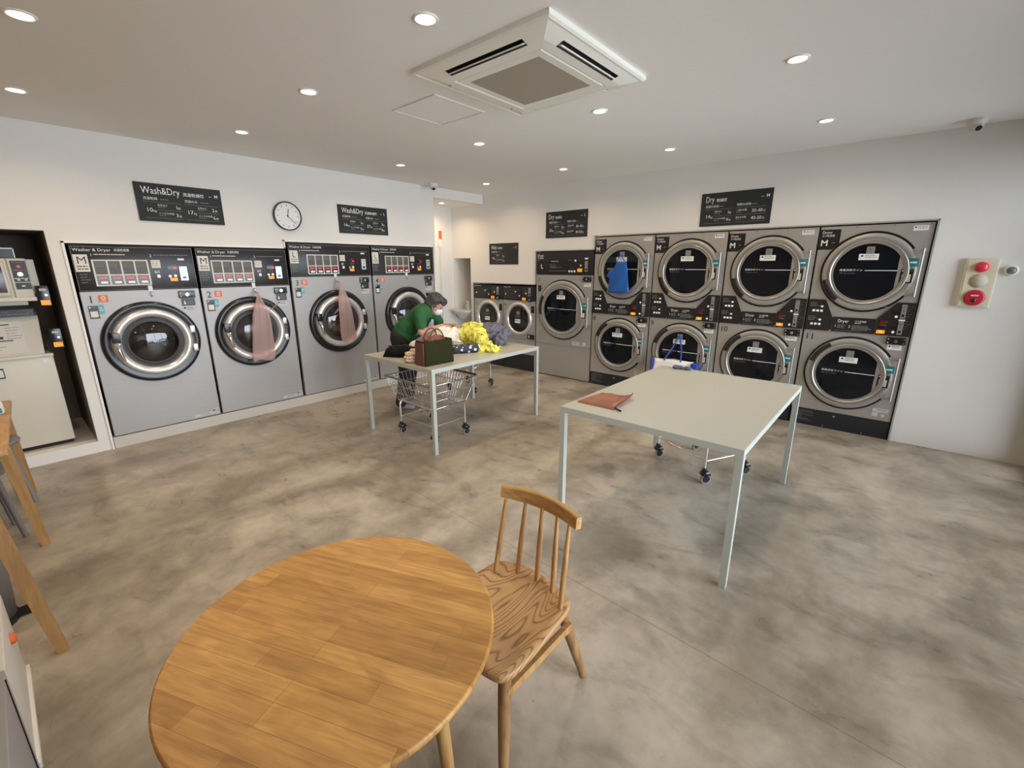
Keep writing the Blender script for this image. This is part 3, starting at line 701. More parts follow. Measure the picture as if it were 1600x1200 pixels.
def small_washer(x0, num, label):
    t = thing('small_washing_machine', label, 'washing machine', (x0, DY, 0), 0, 'small washers 5 and 6')
    w = .645; b = MB(); g = .004; cx, cz = .330, .812
    b.plate_hole(g, w, .502, 1.083, cx, cz, .205, -.004, steeld_m); b.box(g, w, .25, .6, .3, 1.31, gap_m)
    b.box(g, w, -.004, .6, .262, .498, steeld_m); b.box(g, w, .01, .03, .49, .51, gap_m); b.box(g - .001, g + .001, -.004, .25, .50, 1.083, steeld_m); b.box(w - .001, w + .001, -.004, .25, .50, 1.083, steeld_m)
    b.box(g, w, -.006, .25, 1.083, 1.090, steeld_m)
    b.build('cabinet', t)
    b = MB(); b.box(g, w, .0, .5, 0, .258, mat('kick_black', (.016, .018, .024), .35)); 
    for x in (.3, .34): b.cyl((x, 0, .02), (x, -.006, .02), .006, chrome_m, seg=8)
    b.build('kick_plate', t)
    y = -.012
    b = MB(); b.box(g, .400, y, .2, 1.092, 1.312, panel_m, bev=.002); b.box(.405, .575, y, .2, 1.092, 1.312, panel_m, bev=.002); b.box(.580, w, y, .2, 1.092, 1.312, panel_m, bev=.002)
    b.text('Washer', .02, 1.285, .022, y - .001, print_m, w=.08); lines(b, .11, .16, 1.298, 1, .01, y, print_m, .006)
    lines(b, .04, .38, 1.262, 7, .022, y, dim_print, .004, .5); lines(b, .42, .50, 1.27, 5, .02, y, dim_print, .004, .5)
    b.build('control_panel', t)
    for x, z in ((.058, 1.185), (.26, 1.225), (.34, 1.165), (.47, 1.205)):
        b = MB(); b.cyl((x, y, z), (x, y - .006, z), .011, wbtn_m, seg=10); b.build('button', t)
    coin_plate(.515, .560, 1.165, 1.290, y, t)
    b = MB(); b.rect(.395, .465, 1.100, 1.140, y, amber_m, .005); b.build('amber_label', t)
    b = MB(); b.box(.520, .580, -.03, y, 1.082, 1.145, black_m, bev=.003); b.cyl((.55, -.03, 1.112), (.55, -.036, 1.112), .014, chrome_m, seg=12); b.build('coin_box_lock', t)
    b = MB(); b.text(num, .022, .995, .085, -.0056, ink_m); b.build('number', t)
    b = MB(); b.rect(.565, .625, .915, 1.02, -.005, panel_m); b.build('sticker', t, 'dark sticker')
    b = MB(); b.cyl((.60, -.005, .875), (.60, -.009, .875), .014, coin_m, seg=12); b.box(.505, .635, -.02, -.004, .515, .585, black_m, bev=.003); b.rect(.53, .545, .53, .57, -.02, print_m, .001); b.build('lock_plate', t)
    b = MB(); c = (cx, cz)
    b.lathe([(.258, -.004), (.258, -.022), (.250, -.036), (.232, -.042), (.212, -.036), (.204, -.020), (.200, .0)], chrome_m if False else silverp_m, c, 56)
    d = b.build('door', t)
    b = MB(); b.lathe([(.204, -.018), (.13, -.026), (.0005, -.030)], wglass_m, c, 40); b.build('door_glass', d)
    b = MB(); b.box(cx + .150, cx + .205, -.05, -.02, cz - .045, cz + .045, black_m, bev=.005); b.build('handle', d)
    b = MB(); label_card(b, cx - .062, cx + .045, cz - .065, cz - .005, -.033, print_m); b.rect(cx - .03, cx + .03, cz + .07, cz + .115, -.033, coin_m); lines(b, cx - .07, cx + .06, cz + .05, 2, .02, -.033, grey_print, .005); b.build('sticker', d, 'white sticker')
    b = MB(); b.lathe([(.205, -.004), (.19, .05), (.22, .08), (.22, .23), (.0005, .235)], drum_m, c, 40); b.build('drum', t)
small_washer(-5.455, '5', 'small grey washer numbered 5, left of the low pair by the basin')
small_washer(-4.802, '6', 'small grey washer numbered 6, right of the low pair beside dryer 7')

# ------------------------------------------------------------------ wall signs
def sign(kind, title, jp, size, w, h, loc, rotz, label, cols):
    t = thing('wall_sign', label, 'sign', loc, rotz, 'charcoal price signs on the walls')
    b = MB(); b.box(0, w, -.006, 0, 0, h, sign_m); b.build('board', t)
    b = MB(); y = -.0068; s = h / .32
    tl = {'Wash&Dry': .285, 'Dry': .085, 'Wash': .115}[title]
    b.text(title, .045, h - .088 * s, .082 * s, y, print_m, w=tl * s)
    b.text(jp, .045 + tl * s + .022, h - .085 * s, .034 * s, y, print_m, bold=.008)
    b.text('size', w - .105, h - .075 * s, .016 * s, y, print_m); b.text(size, w - .045, h - .078 * s, .04 * s, y, print_m, bold=.012, align='c')
    for ci, (x0, x1, head, kg, rows) in enumerate(cols):
        b.text(head, x0 + .005, h - .138 * s, .026 * s, y, print_m); lines(b, x0 + .13, x0 + .20, h - .128 * s, 1, .01, -.006, grey_print, .006)
        b.rect(x0, x1, h - .158 * s, h - .156 * s, -.006, grey_print, .0008); b.rect(x0, x1, h - .292 * s, h - .290 * s, -.006, grey_print, .0008)
        xs = x0
        if kg:
            b.text(kg, x0 + .012, h - .240 * s, .046 * s, y, print_m, w=.05 * (len(kg) / 2)); b.text('kg', x0 + .064, h - .240 * s, .026 * s, y, print_m); xs = x0 + .095
        b.rect(xs, x1, h - .224 * s, h - .222 * s, -.006, grey_print, .0008)
        for ri, (nm, val, un) in enumerate(rows):
            zz = h - (.180 + ri * .068) * s
            b.text(nm, xs + .006, zz - .008, .019 * s, y, print_m); lines(b, xs + .006, xs + .075, zz - .018, 1, .01, -.006, grey_print, .004)
            b.text(val, x1 - .035, zz - .026 * s, .042 * s, y, print_m, align='r'); b.text(un, x1 - .030, zz - .026 * s, .022 * s, y, print_m)
    b.build('lettering', t)
RZ = radians(90)
def two(kg1, a1, b1, kg2, a2, b2, w): return [(.045, w * .49, '洗濯乾燥', kg1, (('毛布など', a1, '枚'), ('シングル布団', b1, '枚'))), (w * .53, w - .04, '洗濯のみ', kg2, (('毛布など', a2, '枚'), ('シングル布団', b2, '枚')))]
sign('w', 'Wash&Dry', '洗濯乾燥機', 'M', .668, .322, (WX + .007, 1.008, 2.008), RZ, 'charcoal Wash&Dry sign, size M, left of the wall clock', two('10', '1', '3', '17', '2', '6', .668))
sign('w', 'Wash&Dry', '洗濯乾燥機', 'L', .675, .322, (WX + .007, 2.895, 1.998), RZ, 'charcoal Wash&Dry sign, size L, right of the wall clock', two('16', '1', '5', '27', '3', '8', .675))
dc = lambda kg, a, bb, w: [(.045, w * .47, '容量の目安', kg, (('毛布など', a, '枚'), ('シングル布団', bb, '枚'))), (w * .52, w - .045, '時間の目安', '', (('一般の衣類', '30-40', '分'), ('厚手の衣類', '40-50', '分')))]
sign('d', 'Dry', '乾燥機', 'L', .680, .345, (-3.980, DY - .001, 1.988), 0, 'charcoal Dry sign, size L, above dryer 7', dc('25', '2', '6', .68))
sign('d', 'Dry', '乾燥機', 'M', .700, .340, (-1.850, DY - .001, 2.030), 0, 'charcoal Dry sign, size M, above dryer 10', dc('14', '1', '4', .70))
sign('s', 'Wash', '洗濯機', 'S', .600, .315, (-5.093, DY - .001, 1.633), 0, 'small charcoal Wash sign above washers 5 and 6', [(.045, .33, '洗濯の目安', '10', (('毛布など', '2', '枚'), ('シングル布団', '2', '枚')))])

# ------------------------------------------------------------------ clock
t = thing('wall_clock', 'round white wall clock with thin black rim and plain tick marks', 'clock', (WX + .001, 2.297, 2.139), RZ)
b = MB(); b.lathe([(.148, 0), (.150, -.030), (.146, -.036), (.139, -.036), (.137, -.024)], mat('clock_rim', (.04, .035, .035), .4), seg=48); b.build('rim', t)
b = MB(); b.lathe([(.0005, -.0225), (.139, -.022)], mat('clock_face', (.84, .83, .80), .5), seg=48)
for i in range(12):
    a = i * pi / 6; T = Matrix.Rotation(a, 4, 'Y'); b.box(-.0022, .0022, -.0245, -.0225, .100, .118, ink_m, T)
b.build('dial', t)
b = MB(); b.box(-.003, .003, -.028, -.026, -.012, .075, ink_m, Matrix.Rotation(radians(10), 4, 'Y')); b.build('hour_hand', t)
b = MB(); b.box(-.0022, .0022, -.031, -.029, -.015, .112, ink_m, Matrix.Rotation(radians(134), 4, 'Y')); b.cyl((0, -.033, 0), (0, -.024, 0), .006, ink_m, seg=12); b.build('minute_hand', t)

# ------------------------------------------------------------------ ceiling cameras, alarm, wall dome, orange switch
def dome(x, y, z, ang, label):
    t = thing('security_camera', label, 'security camera', (x, y, z), ang)
    Tm = Matrix.Rotation(radians(90), 4, 'X'); gw = mat('camera_white', (.70, .69, .67), .35)
    R = Matrix.Rotation(radians(-90), 4, 'X')
    b = MB(); b.lathe([(.062, 0), (.064, .020), (.055, .034), (.048, .040), (.0005, .042)], gw, seg=28, T=R); b.build('base', t)
    b = MB(); b.lathe([(.048 * sin(radians(a)) + .0003, .034 + .048 * cos(radians(a)) - .0) for a in range(0, 121, 12)], mat('camera_ball', (.62, .61, .60), .25), seg=24, T=R); b.build('ball', t)
    b = MB(); d = Vector((0, -.75, -.62)).normalized(); p = Vector((0, 0, -.036))
    b.cyl(p + d * .030, p + d * .052, .024, gw, seg=18); b.cyl(p + d * .052, p + d * .055, .020, black_m, seg=18); b.build('lens', t)
dome(-5.03, 4.20, CEIL, radians(60), 'small white dome camera on the ceiling above washer 4')
dome(.205, 5.14, CEIL, radians(25), 'small white dome camera on the ceiling near the right wall')
alm = mat('alarm_cream', (.66, .60, .44), .45); alr = mat('alarm_red', (.50, .02, .045), .3); alg = mat('alarm_speaker', (.50, .46, .36), .7)
t = thing('fire_alarm_panel', 'cream fire alarm panel with red lamp, speaker disc and red push button', 'fire alarm', (.352, DY, 1.278))
b = MB(); b.box(0, .195, -.030, 0, 0, .392, alm, bev=.004); b.box(.014, .181, -.0325, -.030, .014, .378, mat('alarm_cream_face', (.70, .635, .47), .45)); b.build('housing', t)
b = MB(); b.lathe([(.042, -.032), (.042, -.042), (.034, -.056), (.018, -.066), (.0005, -.069)], mat('alarm_lamp', (.62, .03, .06), .15, emit=(1, .05, .08), es=.08), (.098, .322), 28); b.build('lamp', t)
b = MB(); b.lathe([(.056, -.032), (.056, -.035), (.0005, -.036)], alg, (.098, .213), 32); b.build('speaker', t)
b = MB(); b.lathe([(.064, -.032), (.064, -.042), (.050, -.046), (.0005, -.046)], alr, (.098, .078), 32); b.rect(.075, .121, .092, .100, -.046, print_m); b.lathe([(.016, -.046), (.016, -.050), (.0005, -.050)], black_m, (.098, .055), 20); b.build('push_button', t)
t = thing('wall_camera', 'small round white fitting with grey lens on wall beside the fire alarm', 'wall fitting', (.622, DY, 1.575))
b = MB(); b.lathe([(.040, 0), (.040, -.014), (.034, -.020), (.029, -.020)], white_m, seg=28); b.build('ring', t)
b = MB(); b.lathe([(.030, -.018), (.024, -.034), (.010, -.042), (.0005, -.043)], mat('dome_grey', (.18, .18, .19), .2), seg=24); b.build('dome', t)
t = thing('orange_switch', 'orange and white switch box on the alcove wall above two thin pipes', 'switch', (AX, 5.03, 2.02), RZ)
b = MB(); b.box(0, .075, -.03, 0, -.11, .16, white_m, bev=.004); b.build('box', t)
b = MB(); b.box(.006, .069, -.034, -.03, .02, .15, mat('orange_plate', (.85, .14, .02), .4)); b.build('plate', t, 'orange plate')
b = MB(); b.cyl((.025, -.015, -.11), (.025, -.015, -2.02), .009, white_m, seg=8); b.cyl((.055, -.015, -.11), (.055, -.015, -2.02), .009, white_m, seg=8); b.build('pipe', t)
b = MB(); b.box(0, .32, -.018, 0, 0, 2.05, mat('door_leaf', (.76, .75, .71), .5)); b.box(.006, .018, -.028, -.018, 0, 2.05, white_m); o = b.build('door_1'); o.location = (AX, 4.365, 0); o.rotation_euler = (0, 0, RZ); o['kind'] = 'structure'
bb = MB(); bb.cyl((.28, -.018, 1.0), (.28, -.06, 1.0), .012, chrome_m, seg=10); bb.cyl((.28, -.06, 1.0), (.18, -.06, 1.0), .010, chrome_m, seg=10); bb.build('door_handle', o)
# wash basin in its niche
por = mat('porcelain', (.62, .60, .58), .2)
t = thing('wash_basin', 'small white wall basin in the niche beside washer 5', 'wash basin', (-5.745, DY + .0, .87))
b = MB(); prof = [(.0, -.16), (.06, -.14), (.15, -.05), (.20, .0), (.19, .004), (.14, -.04), (.05, -.11), (.0005, -.12)]
vs = []
rows = []
for r0, z0 in prof: rows.append([(r0 * cos(2 * pi * i / 32) * 1.05, r0 * sin(2 * pi * i / 32) * .9, z0) for i in range(32)])
b.loft(rows, por, cap=False); b.build('bowl', t)
t2 = thing('soap_bottle', 'clear soap pump bottle on the basin edge', 'bottle', (-5.65, DY + .03, .872))
b = MB(); b.cyl((0, 0, 0), (0, 0, .10), .028, mat('soap_clear', (.60, .58, .54), .15, alpha=.7), seg=14); b.build('bottle', t2)
b = MB(); b.cyl((0, 0, .10), (0, 0, .14), .008, white_m, seg=8); b.box(-.03, .01, -.008, .008, .135, .148, white_m); b.build('pump', t2)
t2 = thing('soap_bottle', 'clear cup beside the soap pump bottle on the basin edge', 'cup', (-5.72, DY + .06, .872))
b = MB(); b.cyl((0, 0, 0), (0, 0, .09), .024, MATS['soap_clear'], seg=14, r1=.03); b.build('cup', t2); t2.name = 'plastic_cup'

# ------------------------------------------------------------------ coin machines in the left niche
crm = mat('cream_enamel', (.60, .565, .47), .4); crm2 = mat('cream_lid', (.56, .53, .46), .35)
NX = -5.38
def local_front(name, label, cat, group=None): return thing(name, label, cat, (NX, 0, .10), RZ, group)
# local x = world y, z measured from niche floor (0.10)
t = local_front('shoe_washer', 'low cream machine with hinged lid at the bottom of the left niche', 'shoe washer')
b = MB(); b.box(-.62, .258, .0, .55, .032, .795, crm, bev=.006); b.box(-.60, .245, .02, .5, 0, .032, black_m); b.build('cabinet', t)
b = MB(); b.box(-.62, .262, -.012, .02, .780, .806, crm, bev=.004); b.rect(.190, .232, .728, .768, 0, print_m, .002); b.cyl((.205, -.002, .745), (.205, -.006, .745), .008, chrome_m, seg=10); b.build('edge_strip', t)
b = MB(); b.box(-.30, -.04, -.004, 0, .64, .72, black_m); b.box(-.295, -.045, -.010, -.004, .65, .71, silverp_m); b.build('handle', t)
b = MB(); b.add([(-.62, .02, .806), (.215, .02, .806), (.235, .10, 1.115), (-.62, .10, 1.115), (-.62, .50, .806), (.215, .50, .806), (.235, .50, 1.20), (-.62, .50, 1.20)],
      [(0, 1, 2, 3), (1, 5, 6, 2), (2, 6, 7, 3), (4, 7, 6, 5), (0, 3, 7, 4)], crm2)
b.build('lid', t)
Tl = Matrix.Translation((0, .02, .806)) @ Matrix.Rotation(-math.atan2(.08, .309), 4, 'X')
b = MB(); b.box(-.60, .13, -.004, -.001, .02, .29, mat('lid_notice', (.58, .56, .52), .5), Tl)
for z in (.255, .125): b.box(-.58, .06, -.006, -.004, z, z + .008, ink_m, Tl)
b.box(-.05, .0, -.006, -.004, .19, .215, ink_m, Tl); b.box(-.05, .01, -.006, -.004, .145, .165, ink_m, Tl)
lines(b, -.58, -.10, .235, 5, .022, -.004, grey_print, .005, .3, Tl); lines(b, .03, .12, .235, 5, .022, -.004, grey_print, .005, .3, Tl); lines(b, -.5, .10, .105, 3, .022, -.004, grey_print, .005, .3, Tl)
b.build('notice', t)
b = MB(); b.box(-.62, .215, .06, .08, 1.118, 1.175, mat('dark_navy_strip', (.02, .02, .03), .3)); lines(b, -.5, .20, 1.160, 2, .02, .06, grey_print, .005); b.build('label_strip', t)
t = local_front('shoe_dryer', 'cream coin machine with round-cornered window stacked above the lidded machine', 'shoe dryer')
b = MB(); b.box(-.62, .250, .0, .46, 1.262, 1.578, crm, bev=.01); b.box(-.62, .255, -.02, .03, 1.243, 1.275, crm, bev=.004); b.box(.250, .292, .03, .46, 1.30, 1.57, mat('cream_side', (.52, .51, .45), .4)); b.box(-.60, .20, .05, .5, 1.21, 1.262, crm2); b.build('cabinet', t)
b = MB(); b.box(.138, .146, -.004, 0, 1.262, 1.575, mat('seam_grey', (.30, .28, .24), .6)); b.build('seam', t)
b = MB(); b.box(-.60, .125, -.022, -.001, 1.285, 1.560, crm, bev=.012); b.box(-.56, .105, -.026, -.022, 1.315, 1.525, mat('window_dark', (.05, .035, .04), .12), bev=.0015); b.box(-.50, .075, -.028, -.026, 1.37, 1.50, mat('window_grey', (.22, .19, .19), .1)); b.build('door', t)
b = MB(); y = -.001; b.rect(.158, .244, 1.395, 1.560, y, panel_m, .003); b.cyl((.20, y - .003, 1.515), (.20, y - .005, 1.515), .011, red_led, seg=12); b.cyl((.198, y - .003, 1.455), (.198, y - .012, 1.455), .016, chrome_m, seg=14)
lines(b, .168, .235, 1.548, 1, .01, y - .003, grey_print, .004); lines(b, .168, .235, 1.49, 1, .01, y - .003, grey_print, .006); lines(b, .162, .24, 1.425, 1, .01, y - .003, print_m, .006, .05); b.rect(.175, .19, 1.405, 1.415, y - .003, print_m, .001); b.rect(.215, .23, 1.405, 1.415, y - .003, print_m, .001)
b.rect(.158, .244, 1.338, 1.388, y, panel_m, .003); b.rect(.19, .21, 1.358, 1.368, y - .003, print_m, .001); b.build('control_panel', t)
b = MB(); b.box(-.62, .195, .10, .42, 1.582, 1.655, mat('top_tray_dark', (.02, .02, .03), .25)); b.box(-.62, .20, .095, .10, 1.65, 1.66, coin_m); b.box(.195, .202, .095, .42, 1.58, 1.66, coin_m); b.build('top_box', t)
for (x0, z1, lb, par) in ((.262, 1.362, 'upper black coin lock box with amber label at the niche side', 0), (.270, 1.012, 'lower black coin lock box with amber label at the niche side', 1)):
    c_ = thing('coin_lock_box', lb, 'coin box', (NX, 0, .10), RZ, 'coin lock boxes in the left niche')
    b = MB(); b.box(x0, x0 + .072, -.035, .05, z1 - .165, z1, black_m, bev=.004); b.build('housing', c_)
    b = MB(); b.rect(x0 + .008, x0 + .064, z1 - .155, z1 - .115, -.035, amber_m, .004); b.build('amber_label', c_)
    b = MB(); b.rect(x0 + .015, x0 + .055, z1 - .040, z1 - .022, -.035, greylb, .002); b.cyl((x0 + .048, -.035, z1 - .075), (x0 + .048, -.042, z1 - .075), .009, silverp_m, seg=12); b.build('lock', c_)

# ------------------------------------------------------------------ big metal tables
def metal_table(x0, x1, y0, y1, z, label, group='pale metal folding tables'):
    t = thing('folding_table', label, 'table', ((x0 + x1) / 2, (y0 + y1) / 2, 0), 0, group)
    hx, hy = (x1 - x0) / 2, (y1 - y0) / 2; L = .035
    b = MB(); b.box(-hx, hx, -hy, hy, z - .036, z - .002, tabpaint); b.box(-hx + .002, hx - .002, -hy + .002, hy - .002, z - .002, z, tabtop); b.build('tabletop', t)
    for sx in (-1, 1):
        for sy in (-1, 1):
            xa = sx * hx - (L if sx > 0 else 0); ya = sy * hy - (L if sy > 0 else 0)
            b = MB(); b.box(xa, xa + L, ya, ya + L, 0.0, z - .036, tabpaint); b.build('leg', t)
    return t
TZ = .775
metal_table(-3.905, -2.868, 2.292, 3.760, TZ, 'pale grey-green metal table heaped with laundry and bags')
metal_table(-1.492, -.440, 2.185, 3.722, TZ, 'pale grey-green metal table, nearly empty, in front of the dryers')
# sticker on the empty table
b = MB(); b.box(0, .09, 0, .045, 0, .001, mat('clear_tape', (.56, .58, .58), .25)); b.box(.008, .045, .008, .035, .001, .0014, mat('tape_print', (.25, .28, .36), .5)); o = b.build('sticker_strip'); o.location = (-.545, 3.64, TZ); tag(o, 'small printed sticker at the far right corner of the empty table', 'sticker')

# ------------------------------------------------------------------ carts
def cart(corners, label, rimz=.60):
    """corners: four wheel positions around"""
    cx = sum(c[0] for c in corners) / 4; cy = sum(c[1] for c in corners) / 4
    e1 = Vector((corners[1][0] - corners[0][0], corners[1][1] - corners[0][1])); e2 = Vector((corners[2][0] - corners[1][0], corners[2][1] - corners[1][1]))
    hw, hd = e1.length / 2, e2.length / 2; ang = math.atan2(e1.y, e1.x)
    t = thing('laundry_cart', label, 'laundry cart', (cx, cy, 0), ang, 'chrome wire laundry carts')
    zt = .350
    for s in (-1, 1):                      # end frames
        b = MB(); r = .05; pts = [(s * hw, -hd, .115), (s * hw, -hd, zt - r)]
        for k in range(1, 6): a = k * pi / 10; pts.append((s * hw, -hd + r * (1 - cos(a)), zt - r + r * sin(a)))
        for k in range(1, 6): a = pi / 2 - k * pi / 10; pts.append((s * hw, hd - r * (1 - cos(a)), zt - r + r * sin(a)))
        pts.append((s * hw, hd, .115)); b.tube(pts, .011, chrome_m, 10)
        b.cyl((s * hw, -hd, .185), (s * hw, hd, .185), .006, chrome_m, seg=8); b.build('frame', t)
    b = MB()
    b = None
    for s in (-1, 1):
        b = MB(); b.cyl((-hw, s * hd, .185), (hw, s * hd, .185), .005, chrome_m, seg=8); b.build('crossbar', t)
        b = MB(); b.cyl((-hw, s * hd * .8, zt - .012), (hw, s * hd * .8, zt - .012), .008, chrome_m, seg=8); b.build('crossbar', t)
    for sx in (-1, 1):
        for sy in (-1, 1):
            b = MB(); x, y = sx * hw, sy * hd; wy = random.uniform(-.5, .5) + pi / 2
            T = Matrix.Translation((x, y, 0)) @ Matrix.Rotation(wy, 4, 'Z')
            b.cyl((0, 0, .11), (0, 0, .13), .016, black_m, seg=12, T=T)
            b.loft([[(0 + .036 * cos(a) + .008, dy, .075 + .036 * sin(a)) for a in [i * pi / 9 for i in range(10)]] for dy in (-.022, .022)], black_m, T, closed=True)
            b.cyl((.018, -.020, .048), (.018, .020, .048), .022, black_m, seg=16, T=T)
            cb = b.build('caster', t)
            b = MB(); b.cyl((.014, -.011, .034), (.014, .011, .034), .034, mat('wheel_tread', (.22, .21, .20), .5), seg=24, T=T); b.cyl((.014, -.013, .034), (.014, .013, .034), .022, black_m, seg=16, T=T); b.cyl((.014, -.016, .034), (.014, .016, .034), .006, chrome_m, seg=10, T=T); b.build('wheel', cb)
    # basket
    b = MB(); bz = zt + .004; ox, oy = .075, .075
    def P(u, v, h):                       # u,v in -1..1 around, h 0..1
        return (u * (hw + .01 + ox * h), v * (hd + .01 + oy * h), bz + (rimz - bz) * h)
    for h in (0, .33, .66, 1):
        b.tube([P(-1, -1, h), P(1, -1, h), P(1, 1, h), P(-1, 1, h)], .0032 if h not in (0, 1) else .005, chrome_m, 6, closed=True)
    n = 16
    for i in range(n + 1):
        u = -1 + 2 * i / n
        b.tube([P(u, -1, 1), P(u, -1, 0), P(u, 1, 0), P(u, 1, 1)], .0028, chrome_m, 5)
    for i in range(13):
        v = -1 + 2 * i / 12
        b.tube([P(-1, v, 1), P(-1, v, 0), P(1, v, 0), P(1, v, 1)], .0028, chrome_m, 5)
    b.build('basket', t)
    for s in (-1, 1):
        b = MB(); b.tube([P(-1.0, s, 1.0), P(-.92, s * 1.07, 1.02), P(.92, s * 1.07, 1.02), P(1.0, s, 1.0)], .010, mat('grip_grey', (.16, .16, .16), .5), 8); b.build('grip', t)
    return t
cart([(-3.545, 2.425), (-3.045, 2.425), (-3.045, 2.815), (-3.545, 2.815)], 'chrome wire laundry cart standing under the laundry-covered table')
cart([(-4.345, 3.745), (-3.975, 3.835), (-4.08, 4.27), (-4.45, 4.18)], 'chrome wire laundry cart behind the far end of the laundry-covered table', .58)
cart([(-1.393, 3.545), (-.925, 3.305), (-.72, 3.665), (-1.19, 3.905)], 'chrome wire laundry cart under the nearly empty table', .62)

# ------------------------------------------------------------------ round table and chair
STV = stave_mat(); ASH = ash_mat('ash_seat', radians(8)); OAKL = wood_mat('oak_leg', (.32, .155, .05), (.48, .27, .10)); 
TR = .400; tx, ty, tz = -.972, .437, .705
t = thing('round_table', 'round honey-coloured wooden table made of glued staves in the foreground', 'table', (tx, ty, 0))
b = MB(); prof = [(.0005, tz - .030), (TR - .02, tz - .030), (TR - .004, tz - .022), (TR, tz - .012), (TR, tz - .005), (TR - .005, tz), (.0005, tz)]
b.loft([[(r * cos(2 * pi * i / 96), r * sin(2 * pi * i / 96), z) for i in range(96)] for r, z in prof], STV, cap=False)
o = b.build('tabletop', t)
for p in o.data.polygons: p.use_smooth = p.normal.z < .9
b = MB()
for a in (0, pi / 2): b.box(-.30, .30, -.022, .022, tz - .075, tz - .030, OAKL, Matrix.Rotation(a + .5, 4, 'Z'))
b.build('cross_rail', t)
for i in range(4):
    a = .5 + i * pi / 2; b = MB(); b.cyl((cos(a) * .25, sin(a) * .25, tz - .032), (cos(a) * .30, sin(a) * .30, 0), .022, OAKL, r1=.015, seg=16); b.build('leg', t)

t = thing('spindle_chair', 'oak spindle-back chair with strongly grained seat pulled up to the round table', 'chair', (0, 0, 0))
# seat outline (world xy at z .445), counterclockwise
ctrl = [(-1.085, .90), (-1.08, .80), (-1.04, .755), (-.90, .745), (-.745, .752), (-.696, .782), (-.688, .88), (-.700, 1.05), (-.712, 1.135), (-.74, 1.170), (-.82, 1.198), (-.90, 1.208), (-.98, 1.204), (-1.05, 1.180), (-1.082, 1.14), (-1.092, 1.02)]
def smooth_loop(c, n=5):
    out = []; m_ = len(c)
    for i in range(m_):
        p0, p1, p2, p3 = [Vector(c[(i + k - 1) % m_]) for k in range(4)]
        for j in range(n):
            s = j / n; out.append(.5 * ((2 * p1) + (-p0 + p2) * s + (2 * p0 - 5 * p1 + 4 * p2 - p3) * s * s + (-p0 + 3 * p1 - 3 * p2 + p3) * s ** 3))
    return out
loop = smooth_loop(ctrl); cc = Vector((-.89, .98)); SZ = .445
def lrow(k, z, dish=0): return [(cc.x + (p.x - cc.x) * k, cc.y + (p.y - cc.y) * k, z) for p in loop]
b = MB(); b.loft([lrow(.94, SZ - .030), lrow(.985, SZ - .026), lrow(1, SZ - .016), lrow(1, SZ - .006), lrow(.985, SZ), lrow(.86, SZ - .002), lrow(.7, SZ - .010), lrow(.4, SZ - .014), lrow(.15, SZ - .014)], ASH)
b.build('seat', t)
base = [(-1.048, 1.110), (-.975, 1.160), (-.888, 1.172), (-.803, 1.158), (-.733, 1.108)]
top = [(-1.040, 1.168), (-.968, 1.200), (-.896, 1.212), (-.822, 1.206), (-.752, 1.178)]
for (x, y), (X2, Y2) in zip(base, top):
    b = MB(); p0 = Vector((x, y, SZ - .012)); p1 = Vector((X2, Y2, .735))
    b.tube([p0, p0.lerp(p1, .25), p0.lerp(p1, .5), p0.lerp(p1, .8), p1], [.009, .0105, .0105, .0085, .007], OAKL, 10); b.build('spindle', t)
b = MB(); rows = []
for i in range(17):
    s = -1 + 2 * i / 16; x = -.896 + s * .180; y = 1.220 - .040 * s * s; e = .027 - .005 * s * s; th = .011; z = .755
    tl = Vector((1, -.45 * s, 0)).normalized(); nn = Vector((-tl.y, tl.x, 0))
    rows.append([(x - nn.x * th, y - nn.y * th, z - e), (x + nn.x * th, y + nn.y * th, z - e), (x + nn.x * th, y + nn.y * th + .004, z + e - .004), (x + nn.x * th * .6, y + .004 + nn.y * th * .6, z + e), (x - nn.x * th * .6, y + .004 - nn.y * th * .6, z + e), (x - nn.x * th, y - nn.y * th + .004, z + e - .004)])
b.loft(rows, wood_mat('oak_crest', (.36, .185, .055), (.52, .30, .105), (2, 30, 30)), smooth=False); b.build('crest_rail', t)
for (x, y), (X2, Y2) in zip([(-.735, .815), (-1.04, .815), (-.745, 1.13), (-1.03, 1.13)], [(-.700, .765), (-1.08, .765), (-.727, 1.283), (-1.08, 1.27)]):
    b = MB(); p0 = Vector((x, y, SZ - .02)); p1 = Vector((X2, Y2, 0)); b.tube([p0, p0.lerp(p1, .35), p0.lerp(p1, .7), p1], [.021, .021, .018, .014], wood_mat('oak_leg_dark', (.20, .10, .035), (.36, .20, .08)), 14); b.build('leg', t)
b = MB(); b.box(-.728, -.708, .80, 1.15, SZ - .110, SZ - .080, OAKL); b.build('side_rail', t)
b = MB(); b.box(-1.052, -1.032, .82, 1.13, SZ - .085, SZ - .050, OAKL); b.build('side_rail', t)

